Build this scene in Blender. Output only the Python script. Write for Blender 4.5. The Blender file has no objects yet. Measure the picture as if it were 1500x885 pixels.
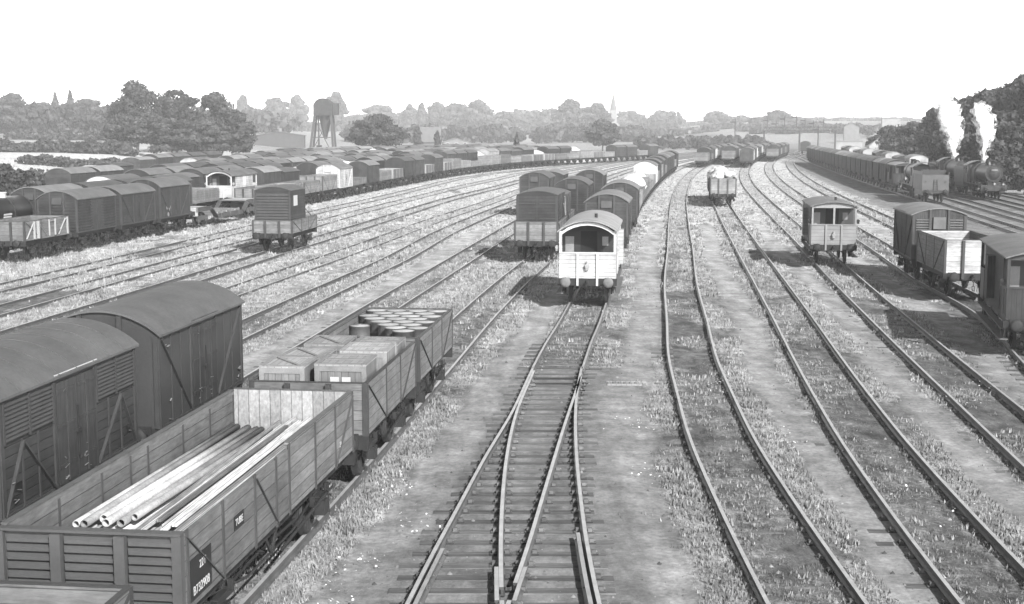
import bpy, math, random
import numpy as np
from mathutils import Vector, Matrix
R_ = random.Random(7)
sc = bpy.context.scene
COL = sc.collection
PI = math.pi
rad = math.radians

# ------------------------------------------------------------------ camera, light, world
CAMH = 7.2
cam_d = bpy.data.cameras.new('camera'); cam = bpy.data.objects.new('camera', cam_d); COL.objects.link(cam)
cam.location = (0, 0, CAMH); cam.rotation_euler = (rad(90 - 7.36), 0, 0)
cam_d.sensor_width = 36; cam_d.lens = 36 * 1980 / 1500; cam_d.clip_start = .3; cam_d.clip_end = 6000
sc.camera = cam
EL = 33
AZ = math.atan2(.43, -.90)                      # clockwise from +Y, where the sun stands
w = bpy.data.worlds.new('World'); sc.world = w; w.use_nodes = True
nt = w.node_tree; bg = nt.nodes['Background']
sky = nt.nodes.new('ShaderNodeTexSky'); sky.sky_type = 'NISHITA'; sky.sun_disc = False
sky.sun_elevation = rad(EL); sky.sun_rotation = AZ
sky.air_density = 1.0; sky.dust_density = 1.6; sky.ozone_density = 1.0
bw = nt.nodes.new('ShaderNodeRGBToBW')
nt.links.new(sky.outputs[0], bw.inputs[0]); wtc = nt.nodes.new('ShaderNodeTexCoord'); wsp = nt.nodes.new('ShaderNodeSeparateXYZ'); wmr = nt.nodes.new('ShaderNodeMapRange'); wmu = nt.nodes.new('ShaderNodeMath'); wmu.operation = 'MULTIPLY'
nt.links.new(wtc.outputs['Generated'], wsp.inputs[0]); nt.links.new(wsp.outputs[2], wmr.inputs[0])
for i_, v_ in ((1, .15), (2, .40), (3, 7.5), (4, 1.0)): wmr.inputs[i_].default_value = v_      # bright haze low in the sky
nt.links.new(bw.outputs[0], wmu.inputs[0]); nt.links.new(wmr.outputs[0], wmu.inputs[1]); nt.links.new(wmu.outputs[0], bg.inputs['Color'])
bg.inputs['Strength'].default_value = .057
sd = bpy.data.lights.new('sun', 'SUN'); so = bpy.data.objects.new('sun', sd); COL.objects.link(so)
sd.energy = 5.0; sd.angle = rad(.5); sd.color = (1, 1, 1)
sdir = Vector((math.sin(AZ) * math.cos(rad(EL)), math.cos(AZ) * math.cos(rad(EL)), math.sin(rad(EL))))
so.rotation_euler = sdir.to_track_quat('Z', 'Y').to_euler(); so.location = (20, -40, 60)
sc.view_settings.view_transform = 'Standard'; sc.view_settings.look = 'None'
sc.view_settings.exposure = 1.15; sc.view_settings.gamma = 1.0
sc.cycles.max_bounces = 5; sc.cycles.diffuse_bounces = 2; sc.cycles.volume_bounces = 1; sc.cycles.transparent_max_bounces = 6
sc.cycles.use_denoising = True

# ------------------------------------------------------------------ mesh builder
class MB:
    def __init__(s): s.v = []; s.f = []; s.sm = []
    def add(s, v, f, sm=False):
        o = len(s.v); s.v += [tuple(p) for p in v]; s.f += [tuple(i + o for i in q) for q in f]; s.sm += [sm] * len(f); return s
    def box(s, x0, x1, y0, y1, z0, z1):
        v = [(x0,y0,z0),(x1,y0,z0),(x1,y1,z0),(x0,y1,z0),(x0,y0,z1),(x1,y0,z1),(x1,y1,z1),(x0,y1,z1)]
        return s.add(v, [(3,2,1,0),(4,5,6,7),(0,1,5,4),(1,2,6,5),(2,3,7,6),(3,0,4,7)])
    def bar(s, p, q, w, h, up=(0,0,1)):
        p = Vector(p); q = Vector(q); d = (q - p).normalized(); u = Vector(up)
        if abs(d.dot(u)) > .98: u = Vector((0,1,0))
        a = d.cross(u).normalized(); b = a.cross(d).normalized()
        v = [c + a*i*w/2 + b*j*h/2 for c in (p, q) for i, j in ((-1,-1),(1,-1),(1,1),(-1,1))]
        return s.add(v, [(3,2,1,0),(4,5,6,7),(0,1,5,4),(1,2,6,5),(2,3,7,6),(3,0,4,7)])
    def cyl(s, p, q, r, n=12, r2=None, cap=True, sm=True):
        p = Vector(p); q = Vector(q); r2 = r if r2 is None else r2
        d = (q - p).normalized(); u = Vector((0,0,1)) if abs(d.z) < .9 else Vector((1,0,0))
        a = d.cross(u).normalized(); b = a.cross(d).normalized()
        v = []
        for c, rr in ((p, r), (q, r2)):
            for k in range(n):
                t = 2*PI*k/n; v.append(c + a*math.cos(t)*rr + b*math.sin(t)*rr)
        f = [(k, (k+1) % n, n+(k+1) % n, n+k) for k in range(n)]
        s.add(v, f, sm)
        if cap: s.add(v[:n], [tuple(range(n-1, -1, -1))]); s.add(v[n:], [tuple(range(n))])
        return s
    def tube(s, pts, r, n=6):
        for a, b in zip(pts[:-1], pts[1:]): s.cyl(a, b, r, n)
        return s
    def prism(s, poly, y0, y1):            # poly = (x, z) outline, extruded along y
        n = len(poly)
        v = [(x, y0, z) for x, z in poly] + [(x, y1, z) for x, z in poly]
        f = [(i, (i+1) % n, n+(i+1) % n, n+i) for i in range(n)]
        return s.add(v, f + [tuple(range(n-1, -1, -1)), tuple(range(n, 2*n))])
    def lathe(s, prof, c, n=16, axis='z', sm=True):      # prof = (r, h)
        v = []
        for r, h in prof:
            for k in range(n):
                t = 2*PI*k/n; a, b = r*math.cos(t), r*math.sin(t)
                p = (a, b, h) if axis == 'z' else ((a, h, b) if axis == 'y' else (h, a, b))
                v.append((c[0]+p[0], c[1]+p[1], c[2]+p[2]))
        m = len(prof)
        f = [(i*n+k, i*n+(k+1) % n, (i+1)*n+(k+1) % n, (i+1)*n+k) for i in range(m-1) for k in range(n)]
        return s.add(v, f, sm)
    def mesh(s, name, m):
        me = bpy.data.meshes.new(name); me.from_pydata(s.v, [], s.f); me.materials.append(m)
        if any(s.sm): me.polygons.foreach_set('use_smooth', s.sm)
        me.validate(); me.update()
        # consistent outward normals
        import bmesh
        bm = bmesh.new(); bm.from_mesh(me); bmesh.ops.recalc_face_normals(bm, faces=bm.faces); bm.to_mesh(me); bm.free()
        return me

def npmesh(name, V, F, m, attrs=None, smooth=False):
    me = bpy.data.meshes.new(name)
    V = np.asarray(V, np.float32); F = np.asarray(F, np.int32); k = F.shape[1]
    me.vertices.add(len(V)); me.vertices.foreach_set('co', V.ravel())
    me.loops.add(F.size); me.loops.foreach_set('vertex_index', F.ravel())
    me.polygons.add(len(F)); me.polygons.foreach_set('loop_start', np.arange(0, F.size, k, dtype=np.int32))
    if smooth: me.polygons.foreach_set('use_smooth', np.ones(len(F), bool))
    for n, a in (attrs or {}).items():
        at = me.attributes.new(n, 'FLOAT', 'POINT'); at.data.foreach_set('value', np.asarray(a, np.float32))
    me.materials.append(m); me.update(calc_edges=True); me.validate()
    return me

def link(name, data, parent=None, loc=(0,0,0), rz=0, color=None):
    o = bpy.data.objects.new(name, data); COL.objects.link(o)
    o.location = loc; o.rotation_euler = (0, 0, rz)
    if parent: o.parent = parent
    if color is not None: o.color = (color, color, color, 1)
    return o
def tag(o, label=None, cat=None, group=None, kind=None):
    if label: o['label'] = label
    if cat: o['category'] = cat
    if group: o['group'] = group
    if kind: o['kind'] = kind
    return o

# ------------------------------------------------------------------ materials
class NT:
    def __init__(s, name):
        s.m = bpy.data.materials.new(name); s.m.use_nodes = True; s.t = s.m.node_tree; s.b = s.t.nodes['Principled BSDF']
        s.b.inputs['Specular IOR Level'].default_value = .25
    def n(s, ty, **k):
        o = s.t.nodes.new('ShaderNode' + ty)
        for a, v in k.items(): setattr(o, a, v)
        return o
    def l(s, a, b): s.t.links.new(a, b)
    def put(s, inp, v):
        if hasattr(v, 'is_output') or hasattr(v, 'links'): s.l(v, inp)
        else: inp.default_value = v
    def math(s, op, a, b=None, c=None, clamp=False):
        o = s.n('Math', operation=op); o.use_clamp = clamp
        s.put(o.inputs[0], a)
        if b is not None: s.put(o.inputs[1], b)
        if c is not None: s.put(o.inputs[2], c)
        return o.outputs[0]
    def coord(s, which='Object'): return s.n('TexCoord').outputs[which]
    def map(s, v, scale=(1,1,1), loc=(0,0,0)):
        o = s.n('Mapping'); s.l(v, o.inputs[0]); o.inputs['Scale'].default_value = scale; o.inputs['Location'].default_value = loc
        return o.outputs[0]
    def noise(s, v, scale, detail=4, rough=.6):
        o = s.n('TexNoise'); s.l(v, o.inputs['Vector']); o.inputs['Scale'].default_value = scale
        o.inputs['Detail'].default_value = detail; o.inputs['Roughness'].default_value = rough
        return o.outputs['Fac']
    def mr(s, v, a, b, c, d):
        o = s.n('MapRange'); s.put(o.inputs[0], v)
        for i, x in enumerate((a, b, c, d)): s.put(o.inputs[i+1], x)
        return o.outputs[0]
    def sep(s, v):
        o = s.n('SeparateXYZ'); s.l(v, o.inputs[0]); return o.outputs
    def attr(s, name):
        o = s.n('Attribute'); o.attribute_name = name; return o.outputs['Fac']
    def finish(s, val, rough=.85, bump=None, bs=.3, bd=.02, spec=None):
        c = s.n('CombineColor'); 
        for i in range(3): s.put(c.inputs[i], val)
        s.l(c.outputs[0], s.b.inputs['Base Color']); s.put(s.b.inputs['Roughness'], rough)
        if bump is not None:
            b = s.n('Bump'); b.inputs['Strength'].default_value = bs; b.inputs['Distance'].default_value = bd
            s.l(bump, b.inputs['Height']); s.l(b.outputs[0], s.b.inputs['Normal'])
        if spec is not None: s.b.inputs['Specular IOR Level'].default_value = spec
        return s.m
    def ocol(s):
        o = s.n('ObjectInfo'); b = s.n('RGBToBW'); s.l(o.outputs['Color'], b.inputs[0]); return b.outputs[0], o.outputs['Random']

GM = .36         # real base colours: the picture is exposed one stop up, for the shade
def planks(name, base, axis='z', pitch=.17, var=.35, wear=.35, gap=.08, dirt=.25):
    t = NT(name); co = t.coord(); x, y, z = t.sep(co)
    ax = {'z': z, 'xy': t.math('ADD', x, y), 'x': x, 'y': y}[axis]
    oc, rnd = t.ocol()
    v = t.math('DIVIDE', ax, pitch); cell = t.math('FLOOR', v); fr = t.math('FRACT', v)
    wn = t.n('TexWhiteNoise', noise_dimensions='2D'); cb = t.n('CombineXYZ'); t.l(cell, cb.inputs[0]); t.l(rnd, cb.inputs[1])
    t.l(cb.outputs[0], wn.inputs['Vector'])
    tone = t.mr(wn.outputs['Value'], 0, 1, 1 - var, 1 + var)
    st = (2, 2, 14) if axis == 'z' else ((14, 14, 1.5) if axis == 'xy' else ((14,1.2,8) if axis == 'x' else (1.2,14,8)))
    off = t.n('VectorMath', operation='ADD'); t.l(co, off.inputs[0]); t.l(rnd, off.inputs[1])
    grain = t.noise(t.map(off.outputs[0], st), 1.6, 6, .65)
    g2 = t.mr(grain, .3, .7, 1 - wear, 1 + wear)
    blot = t.mr(t.noise(off.outputs[0], 1.3, 5, .65), .35, .7, 1 + dirt * .5, 1 - dirt)
    edge = t.math('MINIMUM', fr, t.math('SUBTRACT', 1.0, fr))
    gp = t.mr(edge, 0, gap, .35, 1)
    val = t.math('MULTIPLY', t.math('MULTIPLY', t.math('MULTIPLY', tone, g2), blot), t.math('MULTIPLY', gp, oc))
    val = t.math('MULTIPLY', val, base*GM, clamp=True)
    h = t.math('ADD', t.mr(edge, 0, gap, 0, 1), t.math('MULTIPLY', grain, .4))
    return t.finish(val, .85, h, .5, .012)

def plain(name, base, var=.2, scale=3, rough=.7, fine=.12, spec=None, metal=0, bs=.15):
    t = NT(name); co = t.coord(); oc, rnd = t.ocol()
    off = t.n('VectorMath', operation='ADD'); t.l(co, off.inputs[0]); t.l(rnd, off.inputs[1])
    a = t.mr(t.noise(off.outputs[0], scale, 5, .6), .3, .7, 1 - var, 1 + var)
    f = t.noise(off.outputs[0], scale * 14, 3, .6)
    b = t.mr(f, .3, .7, 1 - fine, 1 + fine)
    val = t.math('MULTIPLY', t.math('MULTIPLY', a, b), t.math('MULTIPLY', oc, base*GM), clamp=True)
    t.b.inputs['Metallic'].default_value = metal
    return t.finish(val, rough, f, bs, .01, spec)

M = {}
M['van'] = planks('van_planks', .066, 'z', .17, .16, .26, .09, .38)
M['vanv'] = planks('van_planks_vertical', .07, 'xy', .16, .16, .28, .07, .38)
M['ply'] = plain('plywood_panel', .08, .14, 1.2, .7, .08)
M['frame'] = plain('painted_framing', .078, .18, 3, .65, .1)
M['white'] = planks('white_planks', .72, 'z', .17, .08, .12, .09, .32)
M['whiteframe'] = plain('white_paint', .80, .08, 3, .6, .05)
M['roof'] = plain('roof_felt', .155, .24, 1.1, .8, .13)
M['under'] = plain('underframe_steel', .04, .3, 4, .75, .2)
M['wheel'] = plain('wheel_steel', .05, .3, 5, .6, .2)
M['dark'] = plain('dark_interior', .02, .2, 4, .9, .1)
M['wood'] = planks('open_wagon_planks', .27, 'z', .2, .18, .3, .06, .3)
M['woodend'] = planks('wagon_end_vertical_planks', .50, 'x', .21, .3, .3, .06, .3)
M['floor'] = planks('wagon_floor_boards', .2, 'y', .2, .2, .3, .06, .3)
M['crate'] = planks('crate_boards_vertical', .36, 'xy', .14, .16, .22, .06, .15)
M['crateh'] = planks('crate_boards', .44, 'x', .15, .14, .22, .06, .15)
M['batten'] = plain('crate_battens', .34, .2, 4, .8, .15)
M['pipe'] = plain('pipe_steel', .68, .35, 1.7, .55, .25)
M['board'] = planks('loose_boards', .95, 'x', .13, .22, .35, .08, .25)
M['drum'] = plain('drum_steel', .12, .25, 4, .5, .15)
M['lid'] = plain('drum_lid', .62, .25, 5, .5, .15)
M['plate'] = plain('white_paint_marks', .8, .1, 8, .6, .1)
M['black'] = plain('black_paint', .03, .2, 4, .6, .1)
M['sheet'] = plain('tarpaulin', 1.0, .12, 1.5, .75, .08, bs=.3)
M['loco'] = plain('locomotive_black', .025, .3, 2, .45, .2, .4)
def railmat():
    t = NT('rail_steel'); oc, rnd = t.ocol(); co = t.coord(); g = t.n('NewGeometry'); z = t.sep(g.outputs['Normal'])[2]; h = t.sep(co)[2]
    top = t.math('MULTIPLY', t.mr(z, .6, .9, 0, 1), t.mr(h, -.02, -.01, 0, 1)); top = t.math('MINIMUM', t.math('MAXIMUM', top, 0.0), 1.0)
    n = t.noise(co, 3, 4); rust = t.mr(n, .3, .7, .03, .06); hd = t.math('MULTIPLY', t.mr(n, .3, .7, .17, .25), oc)
    v = t.math('ADD', t.math('MULTIPLY', hd, top), t.math('MULTIPLY', rust, t.math('SUBTRACT', 1.0, top)))
    return t.finish(v, .5, spec=.4)
M['rail'] = railmat()
M['chair'] = plain('rail_chair_iron', .10, .3, 6, .8, .2)
M['sleeper'] = planks('sleeper_timber', .22, 'y', .09, .25, .4, .1, .35)
M['brick'] = plain('brick_wall', .33, .15, .8, .85, .1)
M['slate'] = plain('slate_roof', .2, .15, .8, .8, .1)
M['bark'] = plain('bark', .09, .3, 2, .9, .3)
M['coal'] = plain('coal', .03, .4, 9, .5, .4, bs=.8)
M['glass'] = plain('window_glass', .05, .1, 2, .15, .05, .6)

def leaf(name, base):
    t = NT(name); a = t.attr('tone'); oc, rnd = t.ocol()
    val = t.math('MULTIPLY', t.math('MULTIPLY', a, oc), base*GM, clamp=True)
    t.b.inputs['Roughness'].default_value = .8
    return t.finish(val, .8)
M['leaf'] = leaf('foliage', .085)
M['grass'] = leaf('grass_blades', 1.0)
M['steam'] = None

# ------------------------------------------------------------------ tracks (plan curves)
def cr(knots):
    ks = sorted(knots); ys = np.array([k[1] for k in ks], float); xs = np.array([k[0] for k in ks], float)
    o = np.argsort(ys); ys = ys[o]; xs = xs[o]
    m = np.gradient(xs, ys)
    def f(y, d=False):
        y = np.asarray(y, float); i = np.clip(np.searchsorted(ys, y) - 1, 0, len(ys) - 2)
        h = ys[i+1] - ys[i]; t = (y - ys[i]) / h
        tc = np.clip(t, 0, 1)
        h00 = 2*tc**3 - 3*tc**2 + 1; h10 = tc**3 - 2*tc**2 + tc; h01 = -2*tc**3 + 3*tc**2; h11 = tc**3 - tc**2
        r = h00*xs[i] + h10*h*m[i] + h01*xs[i+1] + h11*h*m[i+1]
        return r + (t - tc) * h * np.where(t > 1, m[-1], m[0])
    return f
xE = cr([(4.7,0),(4.65,12),(4.66,20),(4.75,26),(4.92,31),(5.25,36),(5.7,42),(6.55,50),(7.75,61.5),(10.0,80),(13.2,107),(16.8,136),(21.5,170),(26,200),(34.3,247),(45,297),(57,345),(72,400),(105,500),(140,600)])
def dx(f, y): return (f(y + .5) - f(y - .5))
class Curve:
    """plan polyline with arc length, from x = f(y) moved sideways by off (to the right when positive)"""
    def __init__(s, f, off, y0, y1, step=1.0):
        ys = np.arange(y0, y1 + step, step); x = f(ys); d = dx(f, ys); L = np.sqrt(1 + d*d)
        o = off(ys) if callable(off) else off
        s.x = x + o / L; s.y = ys - o * d / L
        seg = np.hypot(np.diff(s.x), np.diff(s.y)); s.s = np.concatenate([[0], np.cumsum(seg)])
        s.ok = s.s
    def at(s, q):
        x = np.interp(q, s.s, s.x); y = np.interp(q, s.s, s.y)
        x1 = np.interp(q + .6, s.s, s.x) - np.interp(q - .6, s.s, s.x); y1 = np.interp(q + .6, s.s, s.y) - np.interp(q - .6, s.s, s.y)
        return float(x), float(y), math.atan2(-x1, y1)
    def s_at_y(s, y): return float(np.interp(y, s.y, s.s))
fF = cr([(7.6,0),(7.62,19.9),(8.0,25.9),(8.37,30.4),(8.95,36),(9.75,43),(10.6,50),(11.95,61.5),(14.1,80),(17.3,107),(20.9,136),(25.6,170),(30.1,200),(38.4,247),(49,297),(61,345),(76,400),(108,500),(143,600)])
fG = cr([(9.6,0),(10.2,14),(10.85,20),(11.75,28.3),(12.6,35.8),(13.1,40.2),(14.5,52),(16.1,65),(18.1,80),(21.5,107),(25.2,136),(29.8,170),(34.4,200),(42.6,247),(53,297),(65,345),(80,400),(111,500),(146,600)])
fH = cr([(13.4,0),(13.4,20),(14.6,30),(16.35,40),(18.8,51.6),(20.1,64.4),(22.2,80),(25.6,107),(29.3,136),(34,170),(38.6,200),(46.8,247),(57,297),(69,345),(84,400),(114,500),(149,600)])
fI = cr([(14.5,0),(18.9,30),(22.6,60),(25.9,80),(29.7,107),(33.4,136),(38.1,170),(42.8,200),(51,247),(61,297),(73,345),(88,400),(117,500),(152,600)])
fA = cr([(-7.2,0),(-5.36,16),(-4.2,25.5),(-2.64,39.8),(-1.36,52),(.42,66.5),(1.25,72.6),(4.35,99),(8.9,136),(13.7,170),(18.5,200),(27,247),(38,297),(51,345),(67,400),(102,500),(138,600)])
f0 = cr([(.93,36),(1.395,40.4),(1.9,45),(2.4,49),(3.2,56),(5.2,75),(7.3,92),(9.0,107),(12.8,136),(17.6,170),(22.2,200),(30.5,247),(41.5,297),(54,345),(69,400),(103,500),(139,600)])
fB = cr([(-11.7,0),(-9.25,20),(-8.05,30),(-5.15,55.5),(-3.0,73),(-.5,94),(1.1,107),(4.9,136),(9.4,170),(14.5,200),(23,247),(34,297),(47,345),(64,400),(100,500)])
def lineoff(f, offs): return lambda y: f(y) + offs
fN = cr([(-16,0),(-10,46),(-8.3,60),(-6.6,73.5),(-4.7,94),(-3.1,107),(.9,136),(5.4,170),(10.5,200),(19.5,247),(31,297),(44.5,345),(61,400),(98,500)])
fN1 = cr([(-20,0),(-12.5,60.2),(-9.3,83),(-7.9,94),(-6.2,107),(-2.6,131),(1.5,162),(7,200),(16,247),(28,297),(42,345),(59,400),(97,500)])
fM = cr([(-23.5,0),(-15.6,63.5),(-13.8,79),(-11.9,94),(-10.3,107),(-6.0,141),(-2.5,162),(3.5,200),(13,247),(25,297),(40,345),(57,400),(96,500)])
fK2 = cr([(-27,0),(-20.6,54),(-18.7,70.8),(-15.6,97),(-14,112),(-10,142.6),(-6.4,168),(-1.3,199),(1.8,219),(9.5,247),(22,297),(37,345),(55,400),(95,500)])
fK = cr([(-31,0),(-23.5,61.5),(-21.3,80),(-19.4,97),(-17.4,115),(-14,140),(-11.2,164),(-7.3,196),(-1.6,222),(6,247),(19,297),(34,345),(53,400),(94,500)])
fW = cr([(-36.7,0),(-27.6,72),(-25.6,87),(-24.6,94),(-19.4,133),(-14,173),(-6.2,218),(5.8,257),(17.5,282),(36,318),(60,365),(85,410)])
fJ = cr([(24,0),(31,60),(35.9,95),(37.8,109),(41.2,133),(47.6,180),(54.8,230),(62.6,282),(72,340),(84,400),(110,500),(142,600)])

def rail_mb(f, off, y0, y1, step, mb=None, z=0.0):
    ys = np.arange(y0, y1 + step, step); x = f(ys); d = dx(f, ys); L = np.sqrt(1 + d*d)
    o = off(ys) if callable(off) else off
    X = x + o / L; Y = ys - o * d / L; nx = 1/L; ny = -d/L
    prof = [(-.035,0),(.035,0),(.035,-.04),(.012,-.055),(.012,-.115),(.06,-.14),(.06,-.155),(-.06,-.155),(-.06,-.14),(-.012,-.115),(-.012,-.055),(-.035,-.04)]
    n = len(prof); V = []; F = []
    for i in range(len(ys)):
        for a, b in prof: V.append((X[i] + nx[i]*a, Y[i] + ny[i]*a, b + z))
    for i in range(len(ys) - 1):
        for k in range(n): F.append((i*n+k, i*n+(k+1) % n, (i+1)*n+(k+1) % n, (i+1)*n+k))
    F.append(tuple(range(n))); F.append(tuple(range((len(ys)-1)*n, len(ys)*n)))
    mb = mb or MB(); return mb.add(V, F)

def track(label, f, y0, y1, sl=None, color=1.0, lo=1.3, hi=1.3, zs=-.165):
    root = link('railway_track', None); tag(root, label, 'railway track', 'railway tracks of the yard')
    for o in (-.753, .753):
        link('rail', rail_mb(f, o, y0, y1, 1.5).mesh('rail', M['rail']), root, color=color)
    if sl:
        meshes = []
        a, b = sl; y = a; k = 0
        if 'SL' not in M:
            M['SL'] = [sleeper_mesh(-1.3, 1.3, [(-.753, .753)][0]) for _ in range(1)]
        while y < b and k < 95:
            xx = float(f(y)); d = float(dx(f, y)); h = math.atan2(-d, 1)
            s = link('sleeper', M['SL'][0], root, (xx, y + R_.uniform(-.04,.04), 0), h + R_.uniform(-.015,.015), R_.uniform(.75,1.3))
            s.location.z = zs + .165 + R_.uniform(-.012, .006)
            y += .76; k += 1
    return root
def sleeper_mesh(x0, x1, rails):
    m = MB().box(x0, x1, -.125, .125, -.30, -.165)
    for r in rails:
        m.box(r-.19, r+.19, -.09, .09, -.163, -.145)
        for sx in (-1, 1):
            m.box(*sorted((r+sx*.07, r+sx*.15)), -.05, .05, -.145, -.085)
            m.cyl((r+sx*.165, .05, -.15), (r+sx*.165, .05, -.12), .018, 6)
    return m.mesh('sleeper', M['sleeper'])

track('straight pair of rails in the weeds, first siding right of the turnout', xE, 8, 420, (12, 46), zs=-.192)
track('second siding right of the turnout, its rails running to the loaded open wagon', fF, 8, 420, (12, 46), zs=-.205)
track('third siding right of the turnout, carrying the lone grey brake van', fG, 8, 420, (14, 60), zs=-.198)
track('fourth siding right of the turnout, under the dark van at the right edge', fH, 8, 420, (30, 44), zs=-.19)
track('weedy siding just left of the curving goods train on the right', fI, 40, 420)
track('siding under the long wagon loaded with pipes', fA, 5, 430, (36, 62), zs=-.185)
track('siding under the two near covered vans on the left', fB, 10, 430, (33,54), zs=-.2)
track('siding with bright rails, first beyond the two near covered vans', fN, 30, 430)
track('weedy siding, second beyond the two near covered vans', fN1, 40, 430).location.z = -.06
track('siding carrying the lone louvred container wagon', fM, 40, 430)
track('weedy siding, first beyond the lone louvred container wagon', fK2, 40, 430).location.z = -.06
track('siding nearest the long left-hand row of wagons', fK, 40, 430).location.z = -.06
track('running line under the long goods train on the right', fJ, 60, 600, (100,106))
track('bright running line beyond the goods train on the right', lineoff(fJ, 3.4), 60, 600)
track('running line under the two steaming locomotives', lineoff(fJ, 7.0), 60, 600)
track('rightmost running line, beside the wooded bank', lineoff(fJ, 10.6), 60, 600)
track('centre siding running up to the white brake van', f0, 40.2, 430)

# ------------------------------------------------------------------ the turnout in the foreground
def turnout():
    root = link('turnout', None)
    tag(root, 'turnout in the foreground where the centre siding splits into two tracks', 'turnout')
    # knots measured on the ground: stock rails and closure rails
    r1 = cr([(1.18+.0,45.0),(.66,40.5),(-.05,33.4),(-.58,29.2),(-1.07,24.8),(-1.38,22.0),(-1.62,19.6),(-2.1,14),(-2.4,8)])
    r4 = cr([(2.62,45.0),(2.13,40.5),(1.70,35.2),(1.47,30.4),(1.35,26),(1.31,23),(1.33,20),(1.52,15),(1.9,9)])
    r2 = cr([(.62,39.4),(.08,33.3),(-.12,29),(-.19,25.3),(-.19,22.2),(-.16,20.2),(-.02,15.5),(.4,9)])
    r3 = cr([(1.99,38.6),(1.28,32.3),(.68,26.6),(.25,22.5),(-.04,20.0),(-.5,15.6),(-.9,9)])
    for f, y0, y1, c in ((r1, 8, 40.4, 1.1), (r4, 8, 40.4, 1.1)):
        link('stock_rail', rail_mb(f, 0, y0, y1, .6).mesh('rail', M['rail']), root, color=c)
    for f, y0, y1, c in ((r2, 20.6, 39.4, 1.15), (r3, 20.8, 38.6, 1.15)):
        link('closure_rail', rail_mb(f, 0, y0, y1, .6).mesh('rail', M['rail']), root, color=c)
    link('crossing', rail_mb(r3, 0, 8, 19.9, .6, rail_mb(r2, 0, 8, 19.9, .6)).mesh('rail', M['rail']), root)
    m = MB()
    rail_mb(r2, -.075, 20.0, 21.6, .4, m); rail_mb(r3, .075, 20.0, 21.6, .4, m)
    link('wing_rails', m.mesh('rail', M['rail']), root)
    link('check_rail', rail_mb(r1, .12, 18.6, 22.4, .5).mesh('rail', M['rail']), root, color=.8)
    link('check_rail', rail_mb(r4, -.13, 19.0, 23.2, .5).mesh('rail', M['rail']), root, color=.8)
    y = 10.0
    while y < 40.6:
        x0 = float(min(r1(y), r2(y))) - .4 + R_.uniform(-.12,.12); x1 = float(max(r4(y), r3(y))) + .4 + R_.uniform(-.12,.12)
        rs = [float(r1(y)), float(r4(y))]
        if y < 38.2: rs += [float(r2(y)), float(r3(y))]
        jx = R_.uniform(-.1, .1)
        s = link('sleeper', sleeper_mesh(x0 + jx, x1 + jx, rs), root, (0, y, 0), R_.uniform(-.008, .008), R_.uniform(.8, 1.35))
        s.location.z = R_.uniform(-.008, .004)
        y += .64
    y = 41.0
    for k in range(7):          # the open timbers up to the weeds
        xx = float(f0(y)); s = link('sleeper', M['SL'][0], root, (xx, y, 0), -.12, R_.uniform(.8, 1.2)); y += .76
    # point rod stretcher and lever box right of the blades
    m = MB()
    for q in (38.4, 39.2): m.bar((.55, q, -.13), (2.2, q, -.13), .05, .03)
    link('stretcher_bar', m.mesh('stretcher', M['under']), root)
    m = MB().box(2.75, 3.75, 38.32, 38.40, -.2, -.13).box(2.75, 3.75, 38.72, 38.8, -.2, -.13)
    for k in range(6): m.box(2.78 + k*.16, 2.89 + k*.16, 38.40, 38.72, -.2, -.14)
    link('point_rod_boarding', m.mesh('boarding', M['crateh']), root)
turnout()

# ------------------------------------------------------------------ rolling stock: prototypes
def arch(hw, ze, rise, n=12):
    Rr = (hw*hw + rise*rise) / (2*rise); a = math.asin(min(1, hw/Rr)); c = ze + rise - Rr
    return [(Rr*math.sin(-a + 2*a*k/n), c + Rr*math.cos(-a + 2*a*k/n)) for k in range(n+1)]
def roofmesh(hw, ze, rise, L, mat, n=14, th=.045, ov=.09, ovy=.07, ribs=0, vents=0):
    top = arch(hw + ov, ze - ov*.35 + th, rise + ov*.35, n); bot = [(x, z - th) for x, z in top][::-1]
    m = MB()
    poly = top[::-1] + bot[::-1]
    N = len(poly); y0, y1 = -L/2 - ovy, L/2 + ovy
    v = [(x, y0, z) for x, z in poly] + [(x, y1, z) for x, z in poly]
    m.add(v, [(i, (i+1) % N, N+(i+1) % N, N+i) for i in range(N)], False)
    h = N // 2
    for o in (0, N):
        for k in range(h-1):
            m.add([v[o+k], v[o+k+1], v[o+N-2-k], v[o+N-1-k]], [(0,1,2,3)])
    for k in range(ribs):           # felt seams across the roof
        y = y0 + (y1-y0) * (k+1) / (ribs+1)
        for (xa, za), (xb, zb) in zip(top[:-1], top[1:]): m.bar((xa, y, za+.004), (xb, y, zb+.004), .035, .014)
    for k in range(vents):
        y = -L/2 + L*(k+.5)/vents
        m.lathe([(.13,0),(.13,.07),(.17,.08),(.03,.15),(0,.15)], (0, y, ze + rise + .02), 10)
    return m.mesh('roof', mat)
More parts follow.
